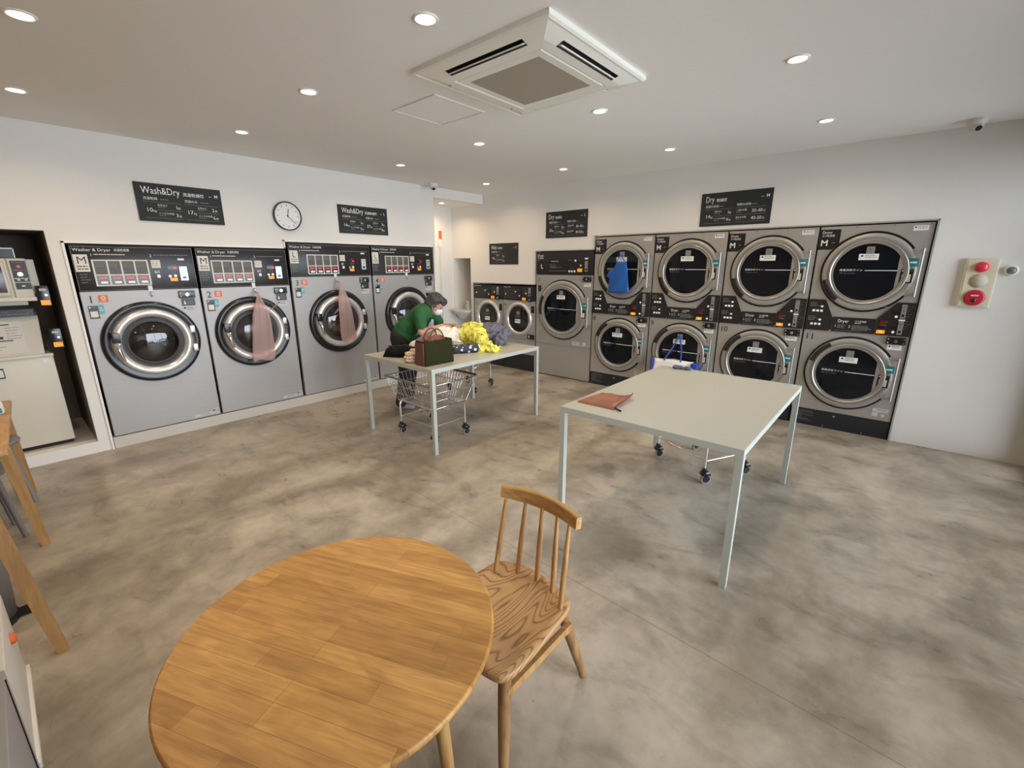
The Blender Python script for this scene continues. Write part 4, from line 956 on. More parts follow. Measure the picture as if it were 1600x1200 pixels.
# ------------------------------------------------------------------ left edge: wooden tables, stools, bin, cabinets
wl = wood_mat('beech_table', (.40, .22, .09), (.52, .31, .14), (4, 20, 20)); wleg = wood_mat('beech_leg', (.34, .18, .06), (.43, .245, .09))
def wood_table(x0, x1, y0, y1, z, label, bots):
    t = thing('wooden_table', label, 'table', ((x0 + x1) / 2, (y0 + y1) / 2, 0), 0, 'beech tables along the left edge')
    ox, oy = (x0 + x1) / 2, (y0 + y1) / 2
    b = MB(); b.box(x0 - ox, x1 - ox, y0 - oy, y1 - oy, z - .028, z, wl, bev=.004); b.build('tabletop', t)
    for (tx_, ty_), (bx, by) in bots:
        b = MB(); p1 = Vector((bx - ox, by - oy, 0)); p0 = Vector((tx_ - ox, ty_ - oy, z - .028)); rows = []
        for p, h_ in ((p0, .026), (p1, .019)): rows.append([p + Vector((sx * h_, sy * h_, 0)) for sx, sy in ((-1, -1), (1, -1), (1, 1), (-1, 1))])
        b.loft(rows, wleg, smooth=False); b.build('leg', t)
    return t
wt = wood_table(-4.69, -3.38, -.86, -.050, .70, 'wooden table at the left edge nearest the coin machines', [((-3.655, -.085), (-3.668, -.032)), ((-4.62, -.10), (-4.64, -.075)), ((-3.655, -.82), (-3.67, -.85)), ((-4.62, -.82), (-4.64, -.85))])
wt.rotation_euler.z = -.04; wt.location.y -= .018
wood_table(-2.60, -1.50, -1.00, -.180, .70, 'wooden table at the left edge, cut off, with one thick leg in view', [((-2.565, -.172), (-2.515, -.090)), ((-1.54, -.60), (-1.54, -.60)), ((-2.55, -.96), (-2.53, -.98)), ((-1.54, -.96), (-1.54, -.96))])
gst = mat('grey_stool_paint', (.20, .19, .18), .5)
def stool(x, y, z, label, rot):
    t = thing('round_stool', label, 'stool', (x, y, 0), rot, 'grey stools by the wooden table')
    b = MB(); b.loft([[(r * cos(2 * pi * i / 36), r * sin(2 * pi * i / 36), zz) for i in range(36)] for r, zz in ((.15, z - .03), (.172, z - .024), (.176, z - .010), (.168, z), (.05, z - .004))], gst); b.build('seat', t)
    for i in range(4):
        a = pi / 4 + i * pi / 2; b = MB(); b.cyl((cos(a) * .12, sin(a) * .12, z - .03), (cos(a) * .18, sin(a) * .18, 0), .016, gst, r1=.013, seg=12); b.build('leg', t)
stool(-3.965, -.285, .45, 'grey round stool under the edge of the wooden table', .15)
stool(-4.50, -.225, .47, 'grey round stool farther away, close to the coin machines', .3)
# white bag with teal print on the wooden table
t = thing('tissue_packet', 'white packet with a teal patch on the wooden table at the left edge', 'packet', (-4.30, -.165, .70), .4)
b = MB(); b.box(-.10, .10, -.06, .06, 0, .09, mat('packet_white', (.70, .70, .68), .6), bev=.02); b.build('packet', t)
b = MB(); b.box(-.08, .08, .0595, .062, .015, .045, teal_m); b.box(.0985, .1015, -.04, .04, .015, .045, teal_m); b.build('patch', t)
# pedal bin
bg = mat('bin_grey', (.13, .12, .115), .45)
t = thing('waste_bin', 'dark grey bin with black base by the wooden table leg at left', 'bin', (-2.955, -.305, 0))
b = MB(); b.loft([[(r * cos(2 * pi * i / 28), r * sin(2 * pi * i / 28), z) for i in range(28)] for r, z in ((.100, .03), (.118, .33))], bg); b.build('body', t)
b = MB(); b.cyl((0, 0, 0), (0, 0, .032), .106, black_m, seg=28); b.box(-.03, .03, .09, .155, .004, .022, black_m); b.build('base', t)
b = MB(); b.cyl((0, 0, .33), (0, 0, .355), .122, mat('bin_lid', (.06, .055, .055), .4), seg=28, r1=.10); b.build('lid', t)
# white cabinet and grey cabinet at the very front left
wc = mat('cabinet_white', (.70, .69, .67), .5)
t = thing('low_cabinet', 'low white cabinet in the bottom left corner with an orange knob', 'cabinet', (-2.20, -.36, 0))
b = MB(); b.box(-.285, .285, -.16, .160, .01, .375, wc, bev=.003); b.build('body', t)
b = MB(); b.box(-.29, .29, .160, .170, 0, .022, white_m); b.build('plinth', t)
b = MB(); b.lathe([(.028, 0), (.030, -.014), (.020, -.024), (.0005, -.026)], orange_m, (0, 0), 20, T=Matrix.Translation((-.11, .160, .27)) @ Matrix.Scale(.7, 4) @ Matrix.Rotation(pi, 4, 'Z')); b.build('knob', t, 'orange knob')
t = thing('grey_cabinet', 'pale grey cabinet edge cut off by the bottom left corner', 'cabinet', (-1.60, -.36, 0))
b = MB(); b.box(-.30, .30, -.16, .165, 0, .42, mat('cabinet_grey', (.36, .36, .38), .5), bev=.003); b.build('body', t)
b = MB(); b.box(-.245, -.240, .1645, .168, 0, .42, black_m); b.build('seam', t)

# ------------------------------------------------------------------ soft shapes
def remesh(parts, vox, smooth_it=3):
    """parts: list of ('c', p0, p1, r0, r1) capsules and ('e', centre, (rx, ry, rz), rotation) ellipsoids -> one continuous surface"""
    bm = bmesh.new()
    for p in parts:
        if p[0] == 'e':
            T = Matrix.Translation(p[1]) @ (p[3] if len(p) > 3 else Matrix()) @ Matrix.Diagonal((*p[2], 1))
            bmesh.ops.create_icosphere(bm, subdivisions=3, radius=1, matrix=T)
        else:
            p0, p1 = Vector(p[1]), Vector(p[2]); r0, r1 = p[3], p[4]; d = p1 - p0; n = max(2, int(d.length / max(.3 * min(r0, r1), .006)))
            a = d.normalized().orthogonal().normalized() if d.length > 1e-5 else Vector((1, 0, 0)); c_ = d.normalized().cross(a)
            rings = []; seg = 14; L = d.length; dn = d.normalized()
            st = [(-r0 * cos(k * pi / 8), r0 * sin(k * pi / 8)) for k in range(1, 5)] + [(L * i / n, r0 + (r1 - r0) * i / n) for i in range(1, n)] + [(L + r1 * sin(k * pi / 8), r1 * cos(k * pi / 8)) for k in range(0, 4)]
            v0 = bm.verts.new(p0 - dn * r0); prev = None
            for h, r in st:
                q = p0 + dn * h; ring_ = [bm.verts.new(q + (a * cos(2 * pi * j / seg) + c_ * sin(2 * pi * j / seg)) * r) for j in range(seg)]
                for j in range(seg):
                    if prev is None: bm.faces.new((v0, ring_[(j + 1) % seg], ring_[j]))
                    else: bm.faces.new((prev[j], prev[(j + 1) % seg], ring_[(j + 1) % seg], ring_[j]))
                prev = ring_
            v1 = bm.verts.new(p1 + dn * r1)
            for j in range(seg): bm.faces.new((prev[j], prev[(j + 1) % seg], v1))
    bmesh.ops.recalc_face_normals(bm, faces=bm.faces[:])
    me = bpy.data.meshes.new('tmp'); bm.to_mesh(me); bm.free()
    o = bpy.data.objects.new('tmp', me); C.objects.link(o)
    m1 = o.modifiers.new('r', 'REMESH'); m1.mode = 'VOXEL'; m1.voxel_size = vox; m1.adaptivity = 0
    if smooth_it: m2 = o.modifiers.new('s', 'SMOOTH'); m2.factor = .5; m2.iterations = smooth_it
    bpy.context.view_layer.update()
    r = bpy.data.meshes.new_from_object(o.evaluated_get(bpy.context.evaluated_depsgraph_get()))
    bpy.data.objects.remove(o); bpy.data.meshes.remove(me)
    return r
def soft(name, parts, vox, m, parent=None, smooth_it=3, folds=None, floor_z=None, colorfn=None):
    me = remesh(parts, vox, smooth_it); me.name = name
    if folds:
        amp, sc, seed, *st = folds; st = st[0] if st else (1, 1, 1)
        for v in me.vertices:
            p = Vector((v.co.x * sc * st[0], v.co.y * sc * st[1], v.co.z * sc * st[2])) + Vector((seed, seed * 1.7, 0))
            w1 = noise.noise(p * .9) * 2.2; w2 = noise.noise(p * .8 + Vector((5, 3, 1))) * 2.2
            n = (1 - abs(sin(p.x * 2.1 + p.y * 1.3 + w1 * 1.6))) ** 1.5 * .9 + (1 - abs(sin(p.y * 2.4 - p.x * 1.1 + p.z * 1.4 + w2 * 1.6))) ** 1.5 * .7 - .55
            v.co += v.normal * amp * n
    if floor_z is not None:
        for v in me.vertices:
            if v.co.z < floor_z: v.co.z = floor_z
    ms = m if isinstance(m, list) else [m]
    for x in ms: me.materials.append(x)
    for p in me.polygons:
        p.use_smooth = True
        if colorfn: p.material_index = colorfn(p.center)
    me.update(); o = bpy.data.objects.new(name, me); C.objects.link(o)
    if parent: o.parent = parent
    return o

# ------------------------------------------------------------------ the person
skin = mat('skin', (.50, .28, .19), .5); green = mat('green_polo', (.018, .105, .032), .85, bump=(300, .3, .001)); blk = mat('black_trousers', (.012, .012, .014), .85)
hair = mat('dark_grey_hair', (.030, .027, .026), .6, bump=(220, .8, .004), var=(30, (.075, .070, .066))); maskm = mat('face_mask', (.78, .78, .80), .7)
t = thing('person', 'person in green polo shirt and black trousers bending over laundry on table', 'person', (0, 0, 0))
fw = Vector((.78, .62, 0)).normalized(); rt = Vector((fw.y, -fw.x, 0)); up = Vector((0, 0, 1))
PB = Vector((-4.235, 2.985, 0))
def Q(f, r, z): return PB + fw * f + rt * r + up * z
hip = Q(0, 0, .86); neck = Q(.325, 0, 1.145); chest = Q(.225, 0, 1.070); belly = Q(.08, 0, .95)
lean = (neck - hip).normalized(); R1 = Matrix(((rt.x, (lean.cross(rt)).x, lean.x, 0), (rt.y, (lean.cross(rt)).y, lean.y, 0), (rt.z, (lean.cross(rt)).z, lean.z, 0), (0, 0, 0, 1)))
shR, shL = Q(.265, .175, 1.100), Q(.30, -.165, 1.115)
elR, elL = Q(.295, .265, .925), Q(.42, -.22, .92)
hdR, hdL = Q(.505, .200, .985), Q(.60, -.08, .95)
hd = Q(.400, 0, 1.205)                      # head centre
hdir = Vector(fw * .80 - up * .60).normalized()      # where the face points
hup = (up * .80 + fw * .60).normalized()
RH = Matrix(((rt.x, hdir.x, hup.x, 0), (rt.y, hdir.y, hup.y, 0), (rt.z, hdir.z, hup.z, 0), (0, 0, 0, 1)))
def HP(r, f, u): return hd + rt * r + hdir * f + hup * u
knR, knL = Q(.045, .095, .47), Q(.06, -.10, .47); anR, anL = Q(-.03, .105, .075), Q(.0, -.12, .075)
body = [('e', chest, (.135, .085, .17), R1), ('e', belly, (.130, .090, .16), R1), ('c', neck, HP(0, -.02, -.07), .052, .048),
        ('e', HP(0, 0, .01), (.073, .092, .100), RH), ('e', HP(0, .035, -.055), (.052, .055, .060), RH), ('c', HP(0, .085, -.012), HP(0, .102, -.032), .011, .014),
        ('e', HP(.074, -.005, -.015), (.010, .020, .032), RH), ('e', HP(-.074, -.005, -.015), (.010, .020, .032), RH),
        ('c', shR, elR, .050, .040), ('c', elR, hdR, .039, .026), ('c', shL, elL, .050, .040), ('c', elL, hdL, .039, .026),
        ('c', hip, knR, .09, .06), ('c', knR, anR, .055, .038), ('c', hip, knL, .09, .06), ('c', knL, anL, .055, .038)]
for hnd, el, sgn in ((hdR, elR, 1), (hdL, elL, -1)):
    d = (hnd - el).normalized(); d = (d - up * .35).normalized(); s_ = rt * sgn; pn = d.cross(s_).normalized()
    body.append(('e', hnd + d * .045, (.040, .048, .017), Matrix(((s_.x, d.x, pn.x, 0), (s_.y, d.y, pn.y, 0), (s_.z, d.z, pn.z, 0), (0, 0, 0, 1)))))
    for k in range(4):
        o0 = hnd + d * .082 + s_ * (-.028 + k * .019); ln = (.040, .046, .043, .034)[k]; d2 = (d - up * .5).normalized(); d3 = (d - up * 1.3).normalized()
        body += [('c', o0 - d * .02, o0 + d2 * ln * .55, .0095, .0085), ('c', o0 + d2 * ln * .55, o0 + d2 * ln * .55 + d3 * ln * .6, .0085, .0075)]
    th = hnd + d * .025 - s_ * .034; body += [('c', th, th + (d - s_ * .8).normalized() * .035, .012, .010), ('c', th + (d - s_ * .8).normalized() * .035, th + (d - s_ * .8).normalized() * .035 + (d - up * .4).normalized() * .028, .010, .0085)]
soft('body', body, .0065, skin, t, 2)
# shirt: torso and short sleeves
sh = [('e', chest, (.178, .118, .185), R1), ('e', belly, (.168, .122, .19), R1), ('e', Q(.035, 0, .885), (.170, .135, .11), R1), ('c', Q(.25, -.11, 1.110), Q(.25, .11, 1.110), .085, .085),
      ('c', shR - rt * .03, shR, .080, .076), ('c', shR, shR.lerp(elR, .68), .075, .062), ('c', shL + rt * .03, shL, .082, .080), ('c', shL, shL.lerp(elL, .62), .080, .070)]
soft('polo_shirt', sh, .009, green, t, 4, (.006, 9, 3, (1, 1, .6)))
b = MB(); n2 = neck + (HP(0, -.02, -.07) - neck).normalized() * .0; dd = (HP(0, -.02, -.07) - neck).normalized(); a_ = rt; c_ = dd.cross(a_)
b.loft([[n2 + dd * h_ + (a_ * cos(2 * pi * i / 24) * 1.1 + c_ * sin(2 * pi * i / 24)) * r for i in range(24)] for h_, r in ((-.03, .075), (.015, .062), (.026, .060), (.024, .056), (-.02, .056))], green, cap=False); b.build('collar', t)
tr = [('e', hip, (.165, .125, .11), Matrix.Rotation(math.atan2(rt.y, rt.x), 4, 'Z')), ('c', Q(0, .085, .83), knR, .108, .078), ('c', knR, anR, .078, .062), ('c', Q(0, -.085, .83), knL, .108, .078), ('c', knL, anL, .078, .062)]
soft('trousers', tr, .010, blk, t, 4, (.006, 8, 9, (1, 1, .5)))
for an, sgn in ((anR, 1), (anL, -1)):
    sp = [('c', an + fw * -.05 - up * .035, an + fw * .13 - up * .042, .036, .030), ('c', an + up * .01, an - up * .03, .042, .040)]
    soft('shoe', sp, .006, mat('shoe_grey', (.28, .27, .26), .7), t, 2, floor_z=.0)
hp = [('e', HP(0, -.022, .030), (.086, .100, .096), RH), ('e', HP(0, .040, .080), (.070, .062, .038), RH), ('e', HP(.060, -.030, -.01), (.028, .062, .055), RH), ('e', HP(-.060, -.030, -.01), (.028, .062, .055), RH),
      ('e', HP(0, -.075, -.035), (.060, .040, .050), RH), ('e', HP(0, .075, .062), (.052, .026, .034), RH)]
soft('hair', hp, .006, hair, t, 2, (.004, 26, 2))
ht = [('e', HP(0, -.125, .035), (.022, .026, .022), RH)]
soft('hair_bun', ht, .004, mat('hair_tie', (.012, .012, .013), .7), t, 1)
mk = [('e', HP(0, .062, -.050), (.050, .050, .050), RH), ('e', HP(0, .085, -.035), (.030, .030, .035), RH)]
mo = soft('face_mask', mk, .005, maskm, t, 2)
b = MB()
for s_ in (-1, 1):
    for dz in (-.02, -.07): b.tube([HP(s_ * .046, .065, dz), HP(s_ * .072, .03, (dz - .04) / 2), HP(s_ * .080, -.012, -.012 + (.02 if dz > -.05 else -.02))], .0022, maskm, 6)
b.build('ear_loop', t)
b = MB()
for s_ in (-1, 1):
    T = Matrix.Translation(HP(s_ * .030, .083, .0)) @ RH @ Matrix.Diagonal((.012, .006, .007, 1))
    bm = bmesh.new(); bmesh.ops.create_icosphere(bm, subdivisions=2, radius=1)
    b.add([v.co for v in bm.verts], [[v.index for v in f.verts] for f in bm.faces], ink_m, True, T); bm.free()
b.build('eye', t)
b = MB(); b.box(-.045, .045, -.004, .004, -.06, .06, mat('badge', (.55, .58, .70), .4), Matrix.Translation(Q(.37, .06, .98)) @ Matrix.Rotation(math.atan2(rt.y, rt.x), 4, 'Z')); b.tube([neck + rt * .05, Q(.36, .07, 1.04)], .004, black_m, 6); b.build('name_badge', t)

# ------------------------------------------------------------------ laundry and bags on table 1
yel = mat('yellow_cloth', (.74, .70, .13), .85, bump=(90, .25, .003)); gbl = mat('slate_blue_cloth', (.135, .135, .175), .9, bump=(90, .3, .003)); wht = mat('white_cloth', (.78, .73, .64), .9, bump=(80, .3, .003))
navy = mat('navy_cloth', (.020, .022, .045), .8); olive = mat('olive_canvas', (.026, .027, .010), .95, spec=.1, bump=(350, .4, .001)); brl = mat('brown_leather', (.115, .038, .018), .45); bk2 = mat('black_pouch_cloth', (.008, .008, .009), .8, spec=.15)
Z = TZ
o = soft('yellow_jacket', [('e', (-3.50, 3.38, Z + .09), (.20, .13, .11), Matrix.Rotation(.9, 4, 'Z')), ('c', (-3.62, 3.42, Z + .17), (-3.50, 3.47, Z + .19), .06, .05), ('c', (-3.42, 3.32, Z + .12), (-3.18, 3.22, Z + .07), .075, .07), ('c', (-3.18, 3.22, Z + .06), (-3.04, 3.20, Z + .02), .07, .055), ('c', (-3.12, 3.14, Z + .02), (-3.02, 3.27, Z + .02), .045, .04)],
         .0065, yel, None, 3, (.026, 11, 4, (1, 1, 1)), Z); tag(o, 'bright yellow garment heaped on the table beside the slate-blue one', 'garment', 'laundry heaped on the table')
o = soft('grey_sweatshirt', [('e', (-3.42, 3.60, Z + .09), (.19, .14, .13), Matrix.Rotation(.6, 4, 'Z')), ('c', (-3.55, 3.56, Z + .15), (-3.36, 3.66, Z + .17), .07, .06), ('c', (-3.24, 3.56, Z + .05), (-3.24, 3.64, Z + .12), .07, .06)],
         .0065, gbl, None, 3, (.022, 11, 11, (1, 1, 1)), Z); tag(o, 'slate-blue garment in a pile at the far end behind the yellow one', 'garment', 'laundry heaped on the table')
o = soft('white_shirt', [('e', (-3.66, 3.14, Z + .08), (.15, .13, .11), Matrix.Rotation(.6, 4, 'Z')), ('c', (-3.72, 3.12, Z + .15), (-3.58, 3.24, Z + .13), .06, .06), ('c', (-3.55, 3.02, Z + .04), (-3.44, 3.12, Z + .04), .05, .05)],
         .007, wht, None, 3, (.022, 9, 21, (1, 1, 1)), Z); tag(o, 'white crumpled garment under the person\'s hands', 'garment', 'laundry heaped on the table')
pk = mat('pale_pink_cloth', (.66, .54, .50), .9)
o = soft('folded_shirt', [('e', (-3.66, 2.88, Z + .045), (.15, .10, .055), Matrix.Rotation(.6, 4, 'Z'))], .007, pk, None, 3, (.014, 12, 31), Z); tag(o, 'pale pink cloth lying behind the olive tote bag', 'garment', 'laundry heaped on the table')
o = soft('grey_cloth', [('e', (-3.38, 2.99, Z + .05), (.13, .10, .055), Matrix.Rotation(.6, 4, 'Z'))], .007, mat('light_grey_cloth', (.28, .27, .27), .9), None, 3, (.012, 10, 41), Z); tag(o, 'light grey folded cloth behind the navy patterned pouch', 'garment', 'laundry heaped on the table')
# navy pouch with white prints
t = thing('patterned_pouch', 'navy padded pouch with white printed shapes between tote bag and yellow garment', 'pouch', (-3.235, 3.030, Z), radians(62))
pm = bpy.data.materials.new('navy_print'); pm.use_nodes = True; k = N(pm); bs = pm.node_tree.nodes['Principled BSDF']; tc = k.n('ShaderNodeTexCoord').outputs['Object']
vo = k.n('ShaderNodeTexVoronoi'); vo.inputs['Scale'].default_value = 24; k.l(tc, vo.inputs['Vector']); k.l(k.mix(k.math('LESS_THAN', vo.outputs['Distance'], .33), (.018, .020, .042), (.72, .70, .62)), bs.inputs['Base Color']); bs.inputs['Roughness'].default_value = .6
b = MB(); b.box(-.15, .15, -.075, .075, 0, .075, pm, bev=.028); b.build('body', t)
b = MB(); b.tube([(-.145, 0, .07), (-.10, 0, .078), (.10, 0, .078), (.145, 0, .07)], .004, black_m, 6); b.build('zip', t)
# olive tote
t = thing('tote_bag', 'olive canvas tote bag with brown leather handles and ends', 'bag', (-3.065, 2.492, Z), radians(87))
wv = lambda i, z: .006 * sin(i * 1.3 + z * 9)
b = MB(); rows = []
def ringrect(hx, hy, z, n=10):
    pts = []
    for i in range(n): pts.append((-hx + 2 * hx * i / n, -hy + wv(i, z) * (z > .01), z))
    for i in range(4): pts.append((hx, -hy + 2 * hy * i / 4, z))
    for i in range(n): pts.append((hx - 2 * hx * i / n, hy + wv(i + 3, z) * (z > .01), z))
    for i in range(4): pts.append((-hx, hy - 2 * hy * i / 4, z))
    return pts
for h_, hx, hy in ((0, .150, .070), (.01, .155, .078), (.08, .150, .078), (.16, .150, .070), (.215, .153, .058)): rows.append(ringrect(hx, hy, h_))
for h_, hx, hy in ((.213, .148, .053), (.15, .145, .062)): rows.append(ringrect(hx, hy, h_))
b.loft(rows, olive, smooth=True); b.build('body', t)
b = MB(); b.box(-.162, -.151, -.060, .060, 0, .20, brl, bev=.004); b.build('side_panel', t, 'brown leather end')
for sy in (-1, 1):
    b = MB(); pts = [(-.072, sy * .058, .165)] + [(-.070 * cos(a), sy * (.056 - .02 * sin(a)), .215 + .095 * sin(a)) for a in [i * pi / 12 for i in range(13)]] + [(.072, sy * .058, .165)]
    b.tube(pts, .0065, brl, 8); b.build('handle', t)
o = soft('scarf', [('e', (0, 0, .195), (.12, .045, .040)), ('c', (-.13, .02, .20), (-.09, -.01, .235), .028, .025), ('c', (-.06, 0, .22), (.08, 0, .215), .035, .03)], .005, mat('rust_cloth', (.20, .06, .035), .6), None, 2, (.012, 18, 5))
o.location = (-3.065, 2.492, Z); o.rotation_euler = (0, 0, radians(87)); tag(o, 'rust-brown cloth spilling from the top of the olive tote bag', 'cloth')
# black pouch
t = thing('black_bag', 'black soft pouch lying open at the left end of the laundry table', 'bag', (-3.52, 2.50, Z), radians(36))
b = MB(); rows = []
for i in range(11):
    s = i / 10; x = -.17 + .34 * s; hy = .050 + .020 * sin(pi * s); top_ = .105 - .055 * abs(s - .55) * 2 + .010 * sin(s * 17) + (.03 if s < .12 else 0)
    rows.append([(x - (.03 if s == 0 else 0), -hy, .004), (x, -hy * 1.1, top_ * .5), (x, -hy * .6, top_), (x, hy * .6, top_ + .006), (x, hy * 1.1, top_ * .5), (x, hy, .004)])
b.loft(rows, bk2); b.build('body', t)
b = MB(); b.tube([(-.16, 0, .10), (-.08, -.03, .103), (.02, -.03, .112), (.16, -.02, .085)], .005, mat('strap_black', (.02, .02, .022), .4), 8); b.build('strap', t)
# patterned folded cloth stack
pcm = bpy.data.materials.new('cream_print'); pcm.use_nodes = True; k = N(pcm); bs = pcm.node_tree.nodes['Principled BSDF']; tc = k.n('ShaderNodeTexCoord').outputs['Object']
k.l(k.ramp(k.noise(tc, 38, 2), [(.46, (.70, .56, .42)), (.52, (.33, .15, .10)), (.58, (.74, .64, .50))]), bs.inputs['Base Color']); bs.inputs['Roughness'].default_value = .9
o = soft('patterned_cloth', [('e', (0, 0, .022 + .030 * i), (.085 - .006 * i + .006 * (i % 2), .062, .022), Matrix.Rotation(.2 * i, 4, 'Z')) for i in range(3)] + [('e', (.02, .01, .105), (.05, .04, .02))], .005, pcm, None, 1, (.006, 30, 3), 0)
o.location = (-3.235, 2.385, Z); o.rotation_euler = (0, 0, .7); tag(o, 'cream and brown patterned cloth folded beside the olive tote bag', 'cloth')
# white cap behind black pouch
t = thing('white_hat', 'small white rounded hat behind the black pouch', 'hat', (-3.62, 2.72, Z), .5)
b = MB(); b.loft([[(r * cos(2 * pi * i / 28), r * .85 * sin(2 * pi * i / 28), z) for i in range(28)] for r, z in ((.085, 0), (.088, .02), (.083, .06), (.065, .095), (.035, .112), (.005, .116))], mat('cap_white', (.74, .70, .63), .8)); b.build('crown', t)
o = soft('brown_strap_roll', [('c', (.052 * cos(a), .0, .06 + .045 * sin(a)), (.052 * cos(a + .55), .0, .06 + .045 * sin(a + .55)), .012, .012) for a in [i * .5 for i in range(13)]], .004, mat('strap_pinkish', (.60, .46, .38), .7), None, 1)
o.location = (-3.44, 2.70, Z - .002); o.rotation_euler = (0, 0, .9); tag(o, 'pale looped strap standing between the white hat and the tote bag', 'strap')

# ------------------------------------------------------------------ things on table 2
t = thing('brown_pouch', 'flat terracotta-brown cloth pouch on the near corner of the empty table', 'pouch', (-1.325, 2.462, Z), radians(0))
pb = mat('terracotta_cloth', (.30, .125, .072), .85, bump=(60, .25, .004), var=(9, (.25, .10, .06)))
cor = [Vector((-.13, -.14)), Vector((.13, -.135)), Vector((.105, .155)), Vector((-.105, .125))]
b = MB(); n = 22; rows_t = []
vs = []; 
def bil(u, v): return cor[0] * (1 - u) * (1 - v) + cor[1] * u * (1 - v) + cor[2] * u * v + cor[3] * (1 - u) * v
for sgn in (1, -1):
    for i in range(n + 1):
        for j in range(n + 1):
            u, v = i / n, j / n; p = bil(u, v); e = min(u, 1 - u, v, 1 - v); h_ = .003 + .020 * min(1, e * 9) ** .5 + .007 * noise.noise(Vector((u * 4, v * 5, 1))) * min(1, e * 6)
            curl = .022 * max(0, u - .8) * 5 * v
            vs.append((p.x, p.y, (h_ + curl) if sgn > 0 else .0005 + curl * .8))
m_ = n + 1; fs = []
for s_ in (0, m_ * m_):
    for i in range(n):
        for j in range(n): a = s_ + i * m_ + j; fs.append((a, a + 1, a + m_ + 1, a + m_) if s_ else (a, a + m_, a + m_ + 1, a + 1))
bd = [i * m_ for i in range(m_)] + [n * m_ + j for j in range(1, m_)] + [i * m_ + n for i in range(n - 1, -1, -1)] + [j for j in range(n - 1, 0, -1)]
for i in range(len(bd)): a, c_ = bd[i], bd[(i + 1) % len(bd)]; fs.append((a, c_, c_ + m_ * m_, a + m_ * m_))
b.add(vs, fs, pb, True); b.build('body', t)
b = MB(); b.tube([(.13, -.125, .016), (.128, -.03, .024), (.118, .08, .034), (.106, .150, .040)], .0035, mat('zip_dark', (.05, .03, .035), .5), 6); b.tube([(.130, -.130, .014), (.155, -.140, .010), (.175, -.138, .005)], .006, black_m, 6); b.build('zip', t)
gv = mat('grey_glove', (.10, .11, .16), .85, bump=(120, .4, .002))
o = soft('glove', [('e', (-1.335, 3.662, Z + .018), (.034, .024, .016)), ('e', (-1.305, 3.668, Z + .020), (.024, .022, .016)), ('e', (-1.272, 3.668, Z + .014), (.018, .014, .012)), ('e', (-1.245, 3.672, Z + .017), (.028, .021, .015))], .004, gv, None, 2, (.006, 24, 3), Z)
o.name = 'cloth_bundle'; tag(o, 'small grey-blue cloth bundle at the far edge of the empty table', 'cloth')

# ------------------------------------------------------------------ hanging bags
pinkf = film_mat('pink_film', (.80, .66, .64), .42)
def film_bag(y, ztop, zbot, w, label, seed, ears, dx):
    t = thing('plastic_bag', label, 'plastic bag', (WX, y, 0), RZ, 'pink plastic bags hanging on washers')
    b = MB(); rows = []; n = 40; rnd = random.Random(seed)
    st = [(0, .006, .004), (.03, .014, .008), (.10, .030, .013), (.20, .055, .018), (.32, .085, .022), (.50, .100, .024), (.75, .112, .024), (.95, .120, .022), (1, .108, .016)]
    H = ztop - zbot
    def wd(s):
        for (a, wa, da), (c_, wc_, dc_) in zip(st, st[1:]):
            if s <= c_: f = (s - a) / (c_ - a); return wa + (wc_ - wa) * f, da + (dc_ - da) * f
        return st[-1][1:]
    for i in range(41):
        s = i / 40; wx, dy = wd(s); wx *= w / .24; row = []
        for j in range(n):
            a = 2 * pi * j / n; fold = .16 * sin(a * 5 + seed + s * 2) + .12 * sin(a * 9 + s * 5 + seed * 2)
            x = wx * cos(a) * (1 + .10 * fold) + dx * s; yy = dy * sin(a) * (1 + fold * 1.5)
            row.append((x, -.098 - .010 + yy - .020 * sin(pi * min(1, s * 1.2)), ztop - H * s + .012 * sin(a * 3 + seed) * (s > .9)))
        rows.append(row)
    b.loft(rows, pinkf, cap=False); b.build('bag_body', t)
    b = MB(); rows = []
    for i in range(9):
        s = i / 8; c0 = Vector(ears[0]).lerp(Vector(ears[1]), s); r = .016 + .07 * s * (1.2 - s)
        rows.append([(c0.x + r * cos(a) * 1.2, -.112 + .5 * r * sin(a), c0.z + r * .9 * cos(a)) for a in [2 * pi * k / 16 for k in range(16)]])
    b.loft(rows, pinkf, cap=False); b.build('bag_ear', t)
    b = MB(); b.tube([(0, -.100, ztop - .03), (-.006, -.070, ztop - .005), (-.004, -.038, ztop + .004), (.006, -.060, ztop - .006), (.012, -.105, ztop - .05)], .005, mat('pink_knot', (.52, .25, .24), .4), 6); b.build('bag_handle', t)
film_bag(1.855, 1.352, .628, .235, 'pinkish translucent plastic bag hanging on washer 2', 1.3, ((.03, 0, 1.12), (.19, 0, 1.22)), -.03)
film_bag(2.782, 1.440, .715, .205, 'pinkish translucent plastic bag hanging on washer 3', 4.1, ((-.02, 0, 1.15), (-.085, 0, 1.08)), .055)
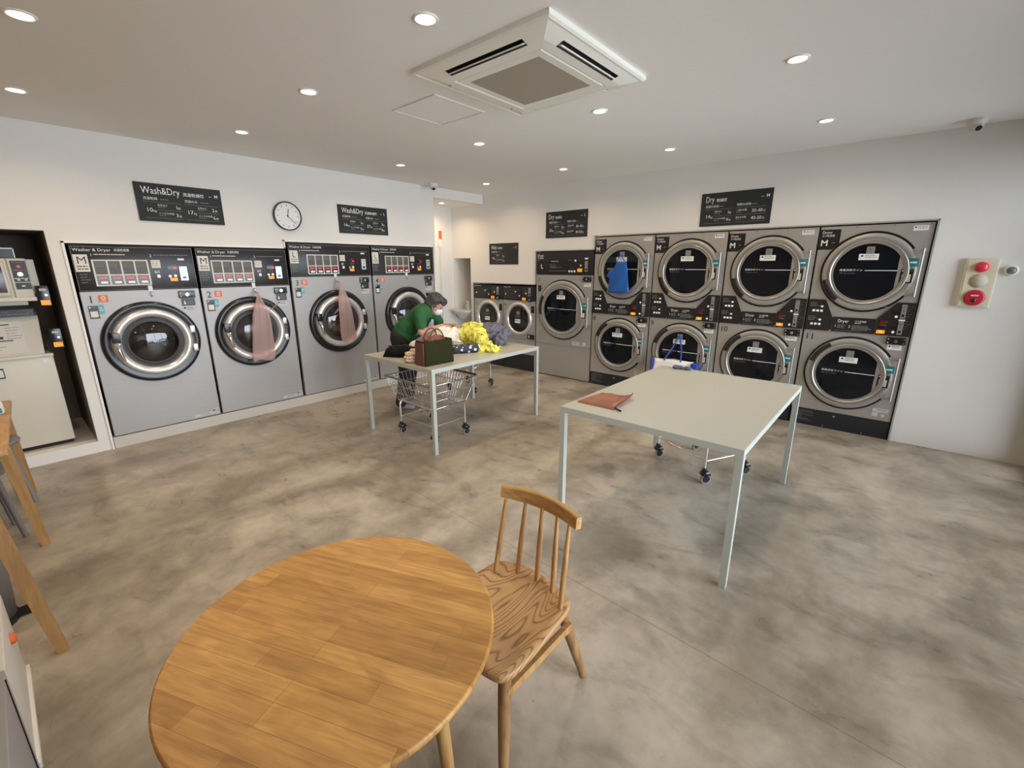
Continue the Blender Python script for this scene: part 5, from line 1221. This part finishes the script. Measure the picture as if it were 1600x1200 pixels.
# blue bag on dryer 8
blu = film_mat('blue_poly', (.028, .15, .52), .93)
t = thing('blue_bag', 'blue plastic shopping bag hanging on the upper door of dryer 8', 'bag', (-3.168, DY, 0))
b = MB(); rows = []
for i in range(15):
    s = i / 14; z = 1.655 - .375 * s; xl = .30 + (.0 if s > .2 else .07 * (1 - s / .2)) - .035 * s + .02 * sin(s * 9) * (s < .5) - (.04 * (s > .18) * (s < .45)); xr = .505 + .062 * s
    row = []
    for j in range(24):
        a = 2 * pi * j / 24; x = (xl + xr) / 2 + (xr - xl) / 2 * cos(a); y = -.092 + (.012 + .018 * s) * sin(a) + .005 * sin(a * 4 + s * 7)
        row.append((x, y, z + .03 * (x - .4) - .02 * (1 - s) * (x < .35)))
    rows.append(row)
b.loft(rows, blu, cap=True); b.build('bag_body', t)
b = MB(); b.tube([(.36, -.09, 1.645), (.385, -.080, 1.70), (.412, -.062, 1.750), (.418, -.062, 1.750), (.445, -.080, 1.70), (.49, -.09, 1.65)], .006, mat('blue_handle', (.02, .08, .35), .5), 8)
b.build('handle', t)
# white and blue bag on dryer 9, lower door
bx = -3.168 + .8225
t = thing('white_blue_bag', 'white tote bag with dark blue edges and handles hanging on dryer 9', 'bag', (bx, DY, 0))
wp = mat('white_woven', (.80, .79, .76), .5, bump=(25, .5, .01)); bp_ = mat('royal_blue', (.02, .05, .30), .55)
hz = .592 + .25 - .05
b = MB(); rows = []
for i in range(9):
    s = i / 8; z = .525 - .30 * s; row = []
    for j in range(36):
        a = 2 * pi * j / 36; x = .400 + (.235 + .012 * s) * math.copysign(abs(cos(a)) ** .5, cos(a)); y = -.150 + (.030 + .045 * s) * math.copysign(abs(sin(a)) ** .7, sin(a)) + .006 * sin(a * 6 + s * 4)
        row.append((x, y, z + .010 * sin(x * 20)))
    rows.append(row)
b.loft(rows, wp); b.build('body', t)
b = MB(); b.box(.622, .700, -.205, -.10, .225, .518, bp_, bev=.01); b.build('side_panel', t, 'blue side panel'); b = MB(); b.box(.130, .165, -.19, -.11, .225, .520, bp_, bev=.01); b.build('side_panel', t, 'blue side panel')
b = MB(); b.text('a', .632, .405, .11, -.2065, print_m, bold=.02); b.build('lettering', t)
b = MB()
for p in ([(.30, -.185, .515), (.36, -.12, .65), (.408, -.064, hz + .004)], [(.500, -.185, .515), (.475, -.12, .65), (.420, -.064, hz + .004)]): b.tube(p, .009, bp_, 8)
b.tube([(.400, -.062, hz), (.414, -.062, hz + .010), (.428, -.062, hz)], .008, bp_, 8); b.build('handle', t)
